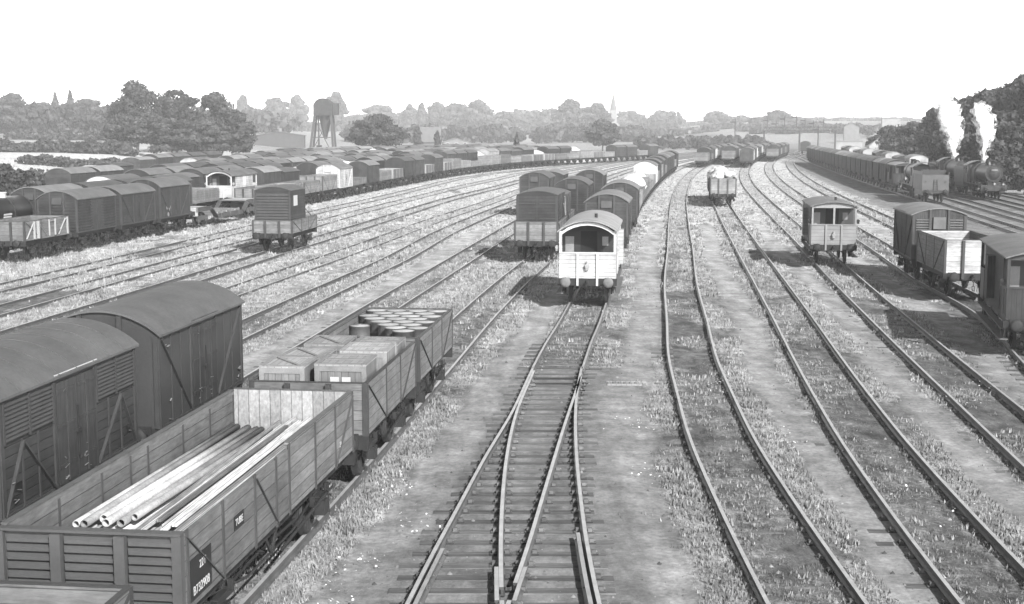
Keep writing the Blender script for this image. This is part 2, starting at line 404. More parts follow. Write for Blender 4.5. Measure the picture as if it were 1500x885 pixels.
def underframe(L, wb, trusses=True, brake=True):
    m = MB(); h = L/2
    for s in (-1, 1):
        m.box(s*.93-.045, s*.93+.045, -h+.03, h-.03, .82, 1.07)
        m.box(s*.9-.03, s*.9+.03, -wb/2-.32, -wb/2+.32, .78, .84); m.box(s*.9-.03, s*.9+.03, wb/2-.32, wb/2+.32, .78, .84)
    for s in (-1, 1): m.box(-1.2, 1.2, s*h-(.12 if s > 0 else 0), s*h+(0 if s > 0 else .12), .80, 1.09)
    m.box(-.9, .9, -h+.12, h-.12, .98, 1.05)
    m.box(-.06, .06, -h+.2, h-.2, .8, .98)
    if brake:
        m.cyl((-.85, 0, .5), (.85, 0, .5), .03, 6)
        for s in (-1, 1):
            m.bar((s*.93, -.3, .82), (s*.93, 0, .45), .03, .06); m.bar((s*.93, .3, .82), (s*.93, 0, .45), .03, .06)
            for q in (-1, 1):
                m.box(s*.72-.05, s*.72+.05, q*(wb/2-.58)-.04, q*(wb/2-.58)+.04, .3, .75)
                m.bar((s*.72, q*.1, .5), (s*.72, q*(wb/2-.58), .42), .03, .05)
    return m.mesh('underframe', M['under'])
def wheel_mesh(r=.475):
    m = MB()
    m.lathe([(r+.03,-.05),(r+.03,-.025),(r,-.02),(r,.06),(r-.06,.07),(r-.07,.03),(.1,.02),(.1,.09),(0,.09)], (0,0,0), 24, 'x')
    m.lathe([(r+.03,-.05),(r-.06,-.05),(r-.07,-.01),(.1,0),(.1,-.06),(0,-.06)], (0,0,0), 24, 'x')
    for k in range(8):
        t = PI*2*k/8; m.bar((.045, .08*math.cos(t), .08*math.sin(t)), (.045, (r-.06)*math.cos(t), (r-.06)*math.sin(t)), .03, .06, (1,0,0))
    return m.mesh('wheel', M['wheel'])
def axlebox_mesh(s):
    m = MB(); x = s*1.0
    m.box(min(x-.08*s, x+.12*s), max(x-.08*s, x+.12*s), -.13, .13, .36, .62)
    m.bar((s*.94, -.42, .84), (s*.94, -.13, .4), .02, .07); m.bar((s*.94, .42, .84), (s*.94, .13, .4), .02, .07)
    for k in range(4):
        l = .48 - k*.09; m.box(min(x-.05, x+.05), max(x-.05, x+.05), -l, l, .62+k*.028+.03*0, .645+k*.028)
    m.box(x-.04, x+.04, -.52, -.46, .62, .8); m.box(x-.04, x+.04, .46, .52, .62, .8)
    return m.mesh('axlebox', M['under'])
def buffer_mesh():
    m = MB()
    m.cyl((0,.02,0),(0,-.24,0),.10,12,.085); m.cyl((0,-.24,0),(0,-.42,0),.05,10); m.lathe([(0,-.47),(.1,-.465),(.21,-.445),(.21,-.42),(.05,-.415)], (0,0,0), 16, 'y')
    m.box(-.15,.15,-.03,.02,-.15,.15)
    return m.mesh('buffer', M['under'])
def coupling_mesh():
    m = MB().box(-.04,.04,-.22,0,-.04,.05).box(-.03,.03,-.26,-.2,-.02,.1)
    for k in range(3):
        z = -.02 - k*.19
        if k % 2 == 0:
            for s in (-1,1): m.cyl((s*.05,-.2,z),(s*.05,-.22,z-.2),.016,6)
        else: m.cyl((0,-.2,z),(0,-.22,z-.2),.02,6)
        m.cyl((-.05,-.22,z-.2),(.05,-.22,z-.2),.016,6)
    return m.mesh('coupling', M['under'])
def lever_mesh(s, wb):
    m = MB(); x = s*1.1
    m.bar((x, 0, .55), (x, wb/2+.25, .72), .02, .06); m.bar((x, wb/2+.25, .72), (x, wb/2+.55, .72), .02, .045)
    for q in (-.03, .03): m.bar((x+q, wb/2+.1, .9), (x+q, wb/2+.15, .35), .015, .04)
    return m.mesh('brake_lever', M['under'])
WH = wheel_mesh(); BUF = buffer_mesh(); CPL = coupling_mesh(); AX = {1: axlebox_mesh(1), -1: axlebox_mesh(-1)}
UF = {}
def gear(L, wb, full=True):
    """list of (part name, mesh, loc, rz, parent_key) for the running gear"""
    key = (round(L,2), round(wb,2))
    if key not in UF: UF[key] = (underframe(L, wb), {1: lever_mesh(1, wb), -1: lever_mesh(-1, wb)})
    u, lv = UF[key]; P = [('underframe', u, (0,0,0), 0, None)]
    for q in (-1, 1):
        for s in (-1, 1):
            P.append(('wheel', WH, (s*.735, q*wb/2, .475), 0 if s > 0 else PI, None))
            P.append(('axlebox', AX[s], (0, q*wb/2, 0), 0, None))
            P.append(('buffer', BUF, (s*.865, q*L/2, .98), 0 if q < 0 else PI, None))
        P.append(('coupling', CPL, (0, q*L/2, .98), 0 if q < 0 else PI, None))
    for s in (-1, 1): P.append(('brake_lever', lv[s], (0,0,0), 0, None))
    return P
def bolster_gear(L, wb, full=False):
    pass
def fargear(L, wb):
    key = ('far', round(L,2), round(wb,2))
    if key not in UF:
        m = MB()
        for s in (-1,1):
            m.box(s*.93-.05, s*.93+.05, -L/2, L/2, .8, 1.08)
            for q in (-1,1):
                m.cyl((s*.68, q*wb/2, .475), (s*.8, q*wb/2, .475), .475, 12, sm=False)
                m.box(s*.98-.08, s*.98+.08, q*wb/2-.14, q*wb/2+.14, .36, .64); m.box(s*.98-.04, s*.98+.04, q*wb/2-.5, q*wb/2+.5, .66, .76)
                m.cyl((s*.865, q*L/2, .98), (s*.865, q*(L/2+.44), .98), .08, 6); m.cyl((s*.865, q*(L/2+.42), .98), (s*.865, q*(L/2+.46), .98), .2, 8)
            m.bar((s*1.05, 0, .55), (s*1.05, wb/2+.5, .72), .02, .07); m.bar((s*.95,-.3,.82),(s*.95,0,.45),.03,.06); m.bar((s*.95,.3,.82),(s*.95,0,.45),.03,.06)
        for q in (-1,1): m.box(-1.2,1.2,q*L/2-.06,q*L/2+.06,.8,1.08)
        m.box(-.9,.9,-L/2,L/2,.98,1.05)
        UF[key] = m.mesh('running_gear', M['under'])
    return [('running_gear', UF[key], (0,0,0), 0, None)]

def van_parts(style, full=True, mat=None, roofmat=None, L=5.33, hw=1.2, ze=3.02, rise=.46, wb=3.05, fm=None):
    """style: plain, vent (upper louvres on the side), louvre (slatted all over), ply"""
    mat = mat or {'plain': M['van'], 'vent': M['van'], 'louvre': M['van'], 'ply': M['vanv'], 'endlouvre': M['vanv']}[style]
    fm = fm or M['frame']; roofmat = roofmat or M['roof']
    h = L/2; ar = arch(hw, ze, rise, 12)
    body = MB().prism([(hw, 1.09), (-hw, 1.09)] + ar, -h, h)
    if style == 'louvre':
        for k in range(11):
            z = 1.22 + k*.165
            for q in (-1, 1):
                for a, b in ((-h+.1, -.55), (.55, h-.1)): body.bar((q*(hw+.03), a, z), (q*(hw+.03), b, z), .05, .09)
                for a, b in ((-hw+.08, -.42), (-.34, .34), (.42, hw-.08)): body.bar((a, q*(h+.03), z), (b, q*(h+.03), z), .05, .09)
    if not full and style in ('plain','vent','ply'):
        for q in (-1,1):
            for y in (-h+.05, -.75, .75, h-.05): body.box(*sorted((q*hw, q*(hw+.03))), y-.05, y+.05, 1.09, ze-.03)
    P = [('body', body.mesh('body', mat), (0,0,0), 0, None)]
    P.append(('roof', roofmesh(hw, ze, rise, L, roofmat, ribs=7 if style == 'vent' and full else 0, n=16 if full else 10, vents=0), (0,0,0), 0, None))
    if not full: return P + fargear(L, wb)
    fr = MB()
    for q in (-1, 1):
        for y in (-h+.04, h-.04): fr.box(*sorted((q*hw, q*(hw+.035))), y-.05, y+.05, 1.05, ze-.02)
        for y in (-.80, .80): fr.box(*sorted((q*hw, q*(hw+.035))), y-.045, y+.045, 1.05, ze-.02)
        for a, b, c, d in ((-.86, 1.12, -h+(.72 if style == 'vent' else .14), 2.2 if style == 'vent' else 2.92), (.86, 1.12, h-(.72 if style == 'vent' else .14), 2.2 if style == 'vent' else 2.92)):
            if style != 'louvre':
                fr.bar((q*(hw+.02), a if style == 'vent' else (-h+.12 if a < 0 else h-.12)*0 + a, b), (q*(hw+.02), c, d), .035, .075, (1,0,0))
        if style == 'vent':
            for c in (-1, 1): fr.bar((q*(hw+.02), c*(h-.06), 1.12), (q*(hw+.02), c*(h-.72), 2.2), .035, .075, (1,0,0))
        fr.box(*sorted((q*hw, q*(hw+.03))), -h, h, 1.05, 1.13)
        fr.box(*sorted((q*hw, q*(hw+.03))), -h, h, ze-.08, ze-.01)
    for q in (-1, 1):
        for x in (-.42, .42): fr.box(x-.05, x+.05, *sorted((q*h, q*(h+.07))), 1.09, ze+rise*.85)
        for x in (-hw+.04, hw-.04): fr.box(x-.05, x+.05, *sorted((q*h, q*(h+.035))), 1.09, ze-.02)
    if style in ('vent', 'ply'):
        for q in (-1, 1):
            for y in (-1.95, -1.4, 1.4, 1.95): fr.box(*sorted((q*(hw+.001), q*(hw+.022))), y-.02, y+.02, 1.1, 2.24 if style == 'vent' else ze-.05)
            for yy in (-.38, .38): fr.box(*sorted((q*(hw+.046), q*(hw+.066))), yy-.02, yy+.02, 1.15, ze-.14)
    P.append(('framing', fr.mesh('framing', fm), (0,0,0), 0, None))
    for q in (-1, 1):
        dr = MB()
        dr.box(*sorted((q*(hw+.004), q*(hw+.045))), -.75, -.01, 1.14, ze-.12); dr.box(*sorted((q*(hw+.004), q*(hw+.045))), .01, .75, 1.14, ze-.12)
        for z in (1.45, 2.15, 2.75):
            dr.box(*sorted((q*(hw+.045), q*(hw+.06))), -.75, -.08, z-.03, z+.03); dr.box(*sorted((q*(hw+.045), q*(hw+.06))), .08, .75, z-.03, z+.03)
        P.append(('door', dr.mesh('door', M['vanv'] if mat is not M['white'] else M['white']), (0,0,0), 0, None))
        hd = MB().bar((q*(hw+.07), 0, 1.5), (q*(hw+.07), 0, 2.4), .02, .03).box(*sorted((q*(hw+.045), q*(hw+.09))), -.08, .08, 1.92, 1.98)
        P.append(('handle', hd.mesh('handle', M['under']), (0,0,0), 0, 'door'))
        gu = MB().bar((q*(hw+.06), -.85, ze+.02), (q*(hw+.06), .85, ze+.02), .02, .05)
        P.append(('rain_strip', gu.mesh('rain_strip', M['whiteframe'] if style == 'vent' else fm), (0,0,0), 0, None))
        if style == 'vent':
            for a, b in ((-h+.1, -.86), (.86, h-.1)):
                lv = MB(); lv.box(*sorted((q*(hw+.002), q*(hw+.012))), a, b, 2.28, 2.93)
                for mm in (a, (a+b)/2, b): lv.box(*sorted((q*(hw+.012), q*(hw+.05))), mm-.025, mm+.025, 2.26, 2.95)
                for k in range(9):
                    z = 2.32 + k*.07
                    v = [(q*(hw+.014), a+.02, z+.03), (q*(hw+.014), b-.02, z+.03), (q*(hw+.045), b-.02, z-.015), (q*(hw+.045), a+.02, z-.015)]
                    lv.add(v, [(0,1,2,3)]); lv.box(*sorted((q*(hw+.035), q*(hw+.045))), a+.02, b-.02, z-.02, z-.008)
                P.append(('louvre_panel', lv.mesh('louvres', fm), (0,0,0), 0, None))
        # end ventilator hood
        if style in ('plain', 'vent', 'louvre'):
            ev = MB().add([(-.3, q*(h+.002), 3.1), (.3, q*(h+.002), 3.1), (.3, q*(h+.12), 2.72), (-.3, q*(h+.12), 2.72), (-.3, q*(h+.002), 2.72), (.3, q*(h+.002), 2.72)],
                          [(0,1,2,3),(0,3,4),(1,5,2),(3,2,5,4)])
            P.append(('end_ventilator', ev.mesh('vent_hood', fm), (0,0,0), 0, None))
        if style in ('endlouvre',):
            ev = MB().box(-.28, .28, *sorted((q*(h+.01), q*(h+.09))), 2.5, 3.05)
            for k in range(5):
                for a, b in ((-1.05, -.36), (.36, 1.05)): ev.box(a, b, *sorted((q*(h+.01), q*(h+.05))), 2.42+k*.12, 2.47+k*.12)
            P.append(('end_ventilator', ev.mesh('vent_hood', M['frame']), (0,0,0), 0, None))
    if mat is M['van']:      # small stencilled patches, worn away
        pt = MB()
        for (y, z, w_, h_) in ((-h+.35, 1.45, .3, .12), (-h+.35, 1.28, .22, .08), (h-.5, 1.4, .2, .14)):
            pt.box(hw+.004, hw+.009, y, y+w_, z, z+h_)
        P.append(('painted_patch', pt.mesh('patch', M['black']), (0,0,0), 0, None))
    if style in ('vent', 'ply'):     # worn white chalk and stencil marks
        cm = MB(); g = random.Random(len(style))
        for k in range(16):
            y0 = g.choice([-h+.25, -.62, .18, h-.55]) + g.uniform(0,.25); z0 = g.choice([1.25,1.3,1.45,1.6,2.75]) + g.uniform(-.05,.05)
            cm.bar((hw+.052, y0, z0), (hw+.052, y0+g.uniform(.04,.16), z0+g.uniform(-.05,.05)), .006, g.uniform(.015,.04), (1,0,0))
        P.append(('chalk_marks', cm.mesh('chalk', M['lookpane']), (0,0,0), 0, None))
    return P + gear(L, wb)

def open_parts(full=True, H=2.15, L=5.33, mat=None, wb=3.05, floor=True, iron=True, tw=.06, hw=1.2):
    mat = mat or M['wood']; h = L/2; P = []
    if not full:
        b = MB().box(-hw, -hw+tw, -h, h, 1.1, H).box(hw-tw, hw, -h, h, 1.1, H).box(-hw+tw, hw-tw, -h, -h+tw, 1.1, H).box(-hw+tw, hw-tw, h-tw, h, 1.1, H)
        b.box(-hw+tw, hw-tw, -h+tw, h-tw, 1.1, 1.16)
        for q in (-1, 1):
            for y in (-h+.05, -.78, .78, h-.05): b.box(*sorted((q*hw, q*(hw+.03))), y-.04, y+.04, 1.08, H+.01)
            for x in (-.4, .4): b.box(x-.05, x+.05, *sorted((q*h, q*(h+.07))), 1.0, H-.02)
        return [('body', b.mesh('body', mat), (0,0,0), 0, None)] + fargear(L, wb)
    for q in (-1, 1):
        P.append(('side_wall', MB().box(*sorted((q*(hw-tw), q*hw)), -h, h, 1.1, H).mesh('side', mat), (0,0,0), 0, None))
        P.append(('end_wall', MB().box(-hw+tw, hw-tw, *sorted((q*(h-tw), q*h)), 1.1, H-.003).mesh('end', mat), (0,0,0), 0, None))
    P.append(('floor', MB().box(-hw+tw, hw-tw, -h+tw, h-tw, 1.08, 1.15).mesh('floor', M['floor']), (0,0,0), 0, None))
    ir = MB()
    for q in (-1, 1):
        for y in (-h+.04, -.78, .78, h-.04): ir.box(*sorted((q*hw, q*(hw+.015))), y-.04, y+.04, 1.08, H+.005)
        for a, b in ((-h+.1, -.9), (h-.1, .9)): ir.bar((q*(hw+.008), a, H-.05), (q*(hw+.008), b, 1.12), .016, .05, (1,0,0))
        ir.box(*sorted((q*(hw-tw-.01), q*(hw+.012))), -h, h, H, H+.018)
        for x in (-.42, .42): ir.box(x-.055, x+.055, *sorted((q*h, q*(h+.09))), .85, H-.02)
        ir.box(-hw, hw, *sorted((q*(h-tw), q*(h+.012))), H+.001, H+.017)
        for x in (-hw+.05, hw-.05): ir.box(x-.05, x+.05, *sorted((q*h, q*(h+.015))), 1.08, H-.002)
    P.append(('ironwork', ir.mesh('ironwork', M['frame']), (0,0,0), 0, None))
    return P + gear(L, wb)

def brake_parts(full=True, mat=None, fm=None, L=7.0, side='plain', cab0=None, ze=3.0, rise=.42, wb=4.88, enddark=False, post=False, archopen=False):
    mat = mat or M['white']; fm = fm or M['whiteframe']; h = L/2; hw = 1.15; v = 1.15
    P = []
    ar = arch(hw, ze, rise, 12)
    c0, c1 = -h + v, h - v
    P.append(('cabin', MB().prism([(hw-.02, 1.09), (-hw+.02, 1.09)] + arch(hw-.02, ze, rise, 12), c0, c1).mesh('cabin', mat), (0,0,0), 0, None))
    for q in (-1, 1):           # verandas
        e = MB().box(-hw, hw, *sorted((q*(h-.06), q*h)), 1.1, 2.12)
        P.append(('veranda_end', e.mesh('veranda_end', mat), (0,0,0), 0, None))
        s = MB()
        for x in (-1, 1):
            s.box(*sorted((x*(hw-.05), x*hw)), *sorted((q*(h-v), q*(h-.062))), 1.0, 2.1)
            s.box(*sorted((x*(hw-.09), x*(hw-.0))), *sorted((q*(h-.1), q*(h-.0))), 2.12, ze+.03)
        if not archopen: s.box(-hw+.09, hw-.09, *sorted((q*(h-.09), q*(h-.02))), ze-.08, ze-.0)
        top = arch(hw-.09, ze, rise-.03, 8)
        if archopen:
            inn = arch(hw-.09, ze-.13, rise-.03, 8)
            for (a0, a1), (b0, b1) in zip(list(zip(top[:-1], top[1:])), list(zip(inn[:-1], inn[1:]))): s.prism([a0, a1, b1, b0], *sorted((q*(h-.09), q*(h-.02))))
        else: s.prism([(x, z) for x, z in top], *sorted((q*(h-.09), q*(h-.02))))
        for x in (-.40, .40): s.box(x-.045, x+.045, *sorted((q*h, q*(h+.07))), .8, 2.12)
        if post: s.box(-.05, .05, *sorted((q*(h-.1), q*(h-.01))), 2.12, ze)
        s.box(-hw, hw, *sorted((q*(h-.08), q*(h+.03))), 2.12, 2.17)
        P.append(('veranda_frame', s.mesh('veranda_frame', fm), (0,0,0), 0, None))
        fl = MB().box(-hw, hw, *sorted((q*(h-v), q*(h-.06))), 1.02, 1.09)
        P.append(('veranda_floor', fl.mesh('veranda_floor', M['floor']), (0,0,0), 0, None))
        # cabin bulkhead, dark with a door and lookout panes
        y = q*(c1+.012)
        b = MB().prism([(hw-.05, 1.12), (-hw+.05, 1.12)] + arch(hw-.05, ze-.03, rise-.04, 10), *sorted((q*(c1+.001), y)))
        P.append(('bulkhead', b.mesh('bulkhead', M['frame']), (0,0,0), 0, None))
        d = MB().box(-.34, .34, *sorted((y, y+q*.02)), 1.14, 2.95)
        P.append(('door', d.mesh('door', M['dark']), (0,0,0), 0, None))
        for wx0, wx1, wz in ((-.98, -.62, 2.0), (.55, .8, 2.35)):
            P.append(('window', MB().box(wx0, wx1, *sorted((y, y+q*.015)), wz, 2.72).mesh('pane', M['lookpane']), (0,0,0), 0, None))
        lp = MB().cyl((0, q*(h+.05), 1.62), (0, q*(h+.17), 1.62), .10, 10).box(-.07, .07, *sorted((q*(h+.04), q*(h+.15))), 1.46, 1.6).cyl((0, q*(h+.1), 1.7), (0, q*(h+.1), 1.80), .05, 8)
        if q < 0: P.append(('tail_lamp', lp.mesh('tail_lamp', M['lamp']), (0,0,0), 0, None))
    P.append(('roof', roofmesh(hw, ze, rise, L, M['roof'], ribs=0, n=16, ov=.08, ovy=.12), (0,0,0), 0, None))
    ch = MB().cyl((.25, c0+.9, ze+rise-.1), (.25, c0+.9, ze+rise+.2), .07, 10)
    P.append(('stove_pipe', ch.mesh('stove_pipe', M['under']), (0,0,0), 0, None))
    for s in (-1, 1):
        fb = MB().box(*sorted((s*1.0, s*1.3)), -h+.3, h-.3, .42, .46).box(*sorted((s*1.02, s*1.24)), -h+.2, h-.2, .78, .81)
        for y in (-h+.6, -1, 1, h-.6): fb.bar((s*1.1, y, .46), (s*1.02, y, 1.0), .03, .05)
        P.append(('footboard', fb.mesh('footboard', M['footboard']), (0,0,0), 0, None))
        for yy, zz in ((-h+.1, 2.1), (-h+v, 2.3)):
            P.append(('handrail', MB().cyl((s*(hw+.06), yy, 1.3), (s*(hw+.06), yy, zz), .016, 6).mesh('handrail', fm), (0,0,0), 0, None))
        dk = MB().box(*sorted((s*(hw-.02), s*(hw+.22))), -.35, .35, 1.4, 2.85)
        P.append(('lookout_ducket', dk.mesh('ducket', mat), (0,0,0), 0, None))
        sl = MB().cyl((s*(hw+.1), -h+.3, 2.35), (s*(hw+.1), -h+.12, 2.35), .08, 10).box(s*(hw+.1)-.06, s*(hw+.1)+.06, -h+.15, -h+.28, 2.2, 2.33)
        P.append(('side_lamp', sl.mesh('side_lamp', M['lamp'] if mat is M['white'] else M['under']), (0,0,0), 0, None))
    return P + gear(L, wb)
M['lookpane'] = plain('lookout_pane', .35, .2, 3, .3, .1)
M['lamp'] = plain('lamp_paint', .55, .2, 4, .4, .1)
M['footboard'] = plain('footboard_timber', .22, .2, 3, .8, .15)

def tank_parts():
    L = 5.4; h = L/2
    m = MB(); m.lathe([(0,-h+.25),(.5,-h+.28),(.9,-h+.36),(.95,-h+.45),(.95,h-.45),(.9,h-.36),(.5,h-.28),(0,h-.25)], (0,0,2.12), 28, 'y')
    P = [('tank_barrel', m.mesh('tank', M['loco']), (0,0,0), 0, None)]
    b = MB()
    for y in (-h+.5, 0, h-.5):
        b.lathe([(.955,y-.04),(.97,y-.04),(.97,y+.04),(.955,y+.04)], (0,0,2.12), 28, 'y')
    P.append(('strap_band', b.mesh('band', M['frame']), (0,0,0), 0, None))
    c = MB().cyl((0,0,3.02),(0,0,3.3),.36,16).cyl((0,0,3.3),(0,0,3.36),.4,16)
    P.append(('filler_hatch', c.mesh('hatch', M['whiteframe']), (0,0,0), 0, None))
    s = MB()
    for y in (-h+.8, h-.8): s.box(-.8,.8,y-.12,y+.12,1.05,1.45)
    P.append(('saddle', s.mesh('saddle', M['under']), (0,0,0), 0, None))
    l = MB()
    for q in (-.2,.2): l.bar((1.02,q,1.1),(.75,q,2.9),.03,.03)
    for k in range(6): l.bar((1.0-k*.045,-.2,1.2+k*.3),(1.0-k*.045,.2,1.2+k*.3),.025,.025)
    P.append(('ladder', l.mesh('ladder', M['frame']), (0,0,0), 0, None))
    n = MB().box(-.5,.5,-h+.235,-h+.25,2.15,2.5).box(.93,.96,-1.4,-.4,1.75,1.85).box(.93,.96,-1.4,-.5,1.9,2.0).box(.92,.95,-1.4,-.4,2.05,2.15)
    P.append(('painted_panel', n.mesh('panel', M['plate']), (0,0,0), 0, None))
    return P + gear(L, 3.05)

def well_parts():
    P = []; m = MB()
    for s in (-1, 1):
        for dz in (0, -.0):
            pts = [(-7,1.25),(-4.2,1.25),(-3.0,.55),(3.0,.55),(4.2,1.25),(7,1.25)]
            for (ya, za), (yb, zb) in zip(pts[:-1], pts[1:]):
                m.bar((s*1.15, ya, za), (s*1.15, yb, zb), .1, .34, (1,0,0)) if abs(za-zb) > .1 else m.box(s*1.15-.05, s*1.15+.05, ya-.06, yb+.06, za-.17, za+.17)
        for y in (-2, 0, 2): m.box(s*1.15-.03, s*1.22, y-.06, y+.06, .4, .95)
    P.append(('side_girder', m.mesh('girder', M['frame']), (0,0,0), 0, None))
    d = MB().box(-1.1,1.1,-3.0,3.0,.6,.68).box(-1.1,1.1,-7,-4.2,1.3,1.38).box(-1.1,1.1,4.2,7,1.3,1.38)
    for y in (-2.5,-1.5,-.5,.5,1.5,2.5): d.box(-1.05,1.05,y-.1,y+.1,.68,.85)
    for q in (-1,1): d.box(-1.2,1.2,q*7-.06,q*7+.06,.8,1.4)
    P.append(('deck', d.mesh('deck', M['floor']), (0,0,0), 0, None))
    for q in (-1, 1):
        b = MB()
        for s in (-1,1):
            b.box(s*.98-.05, s*.98+.05, q*5.6-1.1, q*5.6+1.1, .42, .75)
            for y in (-.75,.75): b.box(s*1.03-.07, s*1.03+.07, q*5.6+y-.15, q*5.6+y+.15, .32, .6)
        b.box(-.95,.95,q*5.6-.2,q*5.6+.2,.5,1.05)
        P.append(('bogie', b.mesh('bogie', M['under']), (0,0,0), 0, None))
        for s in (-1,1):
            for y in (-.75,.75): P.append(('wheel', WH, (s*.735, q*5.6+y, .475), 0 if s > 0 else PI, 'bogie'))
            P.append(('buffer', BUF, (s*.865, q*7.05, 1.0), 0 if q < 0 else PI, None))
    return P

def container_mesh(w=2.2, l=4.3, hgt=2.45, style='planks', full=True):
    """box container standing on z=0"""
    hw = w/2; h = l/2; P = []
    body = MB().prism([(hw, 0), (-hw, 0)] + arch(hw, hgt-.22, .22, 8), -h, h)
    P.append(('body', body.mesh('container_body', M['van'] if style != 'ply' else M['ply']), (0,0,0), 0, None))
    P.append(('roof', roofmesh(hw, hgt-.22, .22, l, M['roof'], n=10, ov=.03, ovy=.03), (0,0,0), 0, None))
    if style == 'louvre':
        lv = MB()
        for k in range(13):
            z = .12 + k*.165; x = hw-.1
            lv.add([(-x,-h-.003,z+.14),(x,-h-.003,z+.14),(x,-h-.06,z),(-x,-h-.06,z)], [(0,1,2,3)]); lv.box(-x,x,-h-.06,-h-.045,z-.01,z+.012)
        for x in (-hw+.05, hw-.05): lv.box(x-.05,x+.05,-h-.065,-h-.002,0,hgt-.25)
        P.append(('louvre_panel', lv.mesh('louvres', M['frame']), (0,0,0), 0, None))
        pt = MB().box(hw+.003,hw+.01,-.95,-.15,1.5,2.1)
        P.append(('label_panel', pt.mesh('label_panel', M['plate']), (0,0,0), 0, None))
    else:
        fr = MB()
        for x in (-hw+.05, 0, hw-.05): fr.box(x-(.05 if x else .012), x+(.05 if x else .012), -h-.03, -h-.002, 0, hgt-.25)
        for z in (.35, 1.15, 1.95):
            for a in (-1, 1): fr.box(*sorted((a*.12, a*(hw-.1))), -h-.028, -h-.003, z-.03, z+.03)
        for q in (-1,1):
            for y in (-h+.05, 0, h-.05): fr.box(*sorted((q*hw, q*(hw+.03))), y-.05, y+.05, 0, hgt-.26)
        P.append(('framing', fr.mesh('framing', M['frame']), (0,0,0), 0, None))
    return P

KINDS = {}
def kind(name, fn):
    if name not in KINDS: KINDS[name] = fn()
    return KINDS[name]
def place(kname, parts, name, loc, rz, label, cat, group=None, tone=1.0, tones=None):
    root = link(name, None, None, loc, rz); tag(root, label, cat, group)
    last = {}
    for (pn, me, l, r, par) in parts:
        p = last[par] if par else root
        o = bpy.data.objects.new(pn, me); COL.objects.link(o); o.parent = p
        o.location = l; o.rotation_euler = (0, 0, r)
        t = (tones or {}).get(pn, tone if pn not in ('roof','underframe','wheel','running_gear','axlebox','buffer') else 1.0)
        o.color = (t, t, t, 1)
        if par is None: last[pn] = o
    return root
def on(curve_f, y, off=0.0):
    d = float(dx(curve_f, y)); L = math.hypot(1, d); x = float(curve_f(y))
    return (x + off/L, y - off*d/L, 0.0), math.atan2(-d, 1)
ORD = ['nearest','second','third','fourth','fifth','sixth','seventh','eighth','ninth','tenth','eleventh','twelfth','thirteenth','fourteenth','fifteenth','sixteenth','seventeenth','eighteenth','nineteenth','twentieth','twenty-first','twenty-second','twenty-third','twenty-fourth','twenty-fifth','twenty-sixth','twenty-seventh','twenty-eighth','twenty-ninth','thirtieth','thirty-first','thirty-second','thirty-third','thirty-fourth','thirty-fifth','thirty-sixth']
# ------------------------------------------------------------------ prototypes used more than once
PLY = lambda: van_parts('ply', True, M['ply'])
K = {
 'van': lambda: van_parts('plain'), 'vent': lambda: van_parts('vent'), 'louvre': lambda: van_parts('louvre'), 'ply': PLY,
 'endlouvre': lambda: van_parts('endlouvre', True, M['vanv'], rise=.28, ze=3.15),
 'whitevan': lambda: van_parts('plain', True, M['white'], fm=M['whiteframe']),
 'tallvan': lambda: van_parts('plain', True, M['vanv'], ze=3.2, rise=.5),
 'open': lambda: open_parts(True, 2.15), 'openhigh': lambda: open_parts(True, 2.5), 'openlow': lambda: open_parts(True, 1.85),
 'brake': lambda: brake_parts(archopen=True), 'tank': tank_parts, 'well': well_parts,
 'fvan': lambda: van_parts('plain', False), 'fply': lambda: van_parts('ply', False, M['vanv']), 'flouvre': lambda: van_parts('louvre', False),
 'fwhite': lambda: van_parts('plain', False, M['white']), 'flow': lambda: van_parts('plain', False, ze=2.85, rise=.32),
 'fopen': lambda: open_parts(False, 2.15), 'fopenhigh': lambda: open_parts(False, 2.55), 'fopenlow': lambda: open_parts(False, 1.8),
 'fpale': lambda: open_parts(False, 2.2, mat=M['crateh']),
}
NAME = {'van':'covered_van','vent':'ventilated_van','louvre':'cattle_van','ply':'covered_van','endlouvre':'covered_van','whitevan':'covered_van','tallvan':'covered_van',
 'open':'open_wagon','openhigh':'open_wagon','openlow':'open_wagon','brake':'brake_van','tank':'tank_wagon','well':'well_wagon',
 'fvan':'covered_van','fply':'covered_van','flouvre':'cattle_van','fwhite':'covered_van','flow':'covered_van','fopen':'open_wagon','fopenhigh':'open_wagon','fopenlow':'open_wagon','fpale':'open_wagon'}
def put(kd, c, y, label, group, tone=1.0, tones=None, off=0.0, cat=None):
    loc, rz = on(c, y, off) if not isinstance(c, Curve) else ((c.at(y)[0], c.at(y)[1], 0.0), c.at(y)[2])
    nm = NAME[kd]; cat = cat or {'covered_van':'van','ventilated_van':'van','cattle_van':'van','brake_van':'brake van'}.get(nm, 'wagon')
    return place(kd, kind(kd, K[kd]), nm, loc, rz, label, cat, group, tone, tones), loc, rz

def local(loc, rz, x, y, z=0.0):
    c, s = math.cos(rz), math.sin(rz); return (loc[0] + x*c - y*s, loc[1] + x*s + y*c, z)
def text_mesh(body, size, mat=None, name='lettering'):
    cu = bpy.data.curves.new(name, 'FONT'); cu.body = body; cu.size = size; cu.extrude = .002; cu.align_x = 'CENTER'; cu.align_y = 'CENTER'
    o = bpy.data.objects.new(name, cu); COL.objects.link(o)
    dg = bpy.context.evaluated_depsgraph_get(); me = bpy.data.meshes.new_from_object(o.evaluated_get(dg))
    bpy.data.objects.remove(o); bpy.data.curves.remove(cu)
    me.materials.clear(); me.materials.append(mat or M['plate']); me.name = name
    return me
def letter(parent, body, size, x, y, z, mat=None):
    """lettering on a right-hand (+x) side, reading away from the camera"""
    o = link('lettering', text_mesh(body, size, mat), parent)
    o.location = (x, y, z); o.rotation_euler = (PI/2, 0, PI/2)
    return o

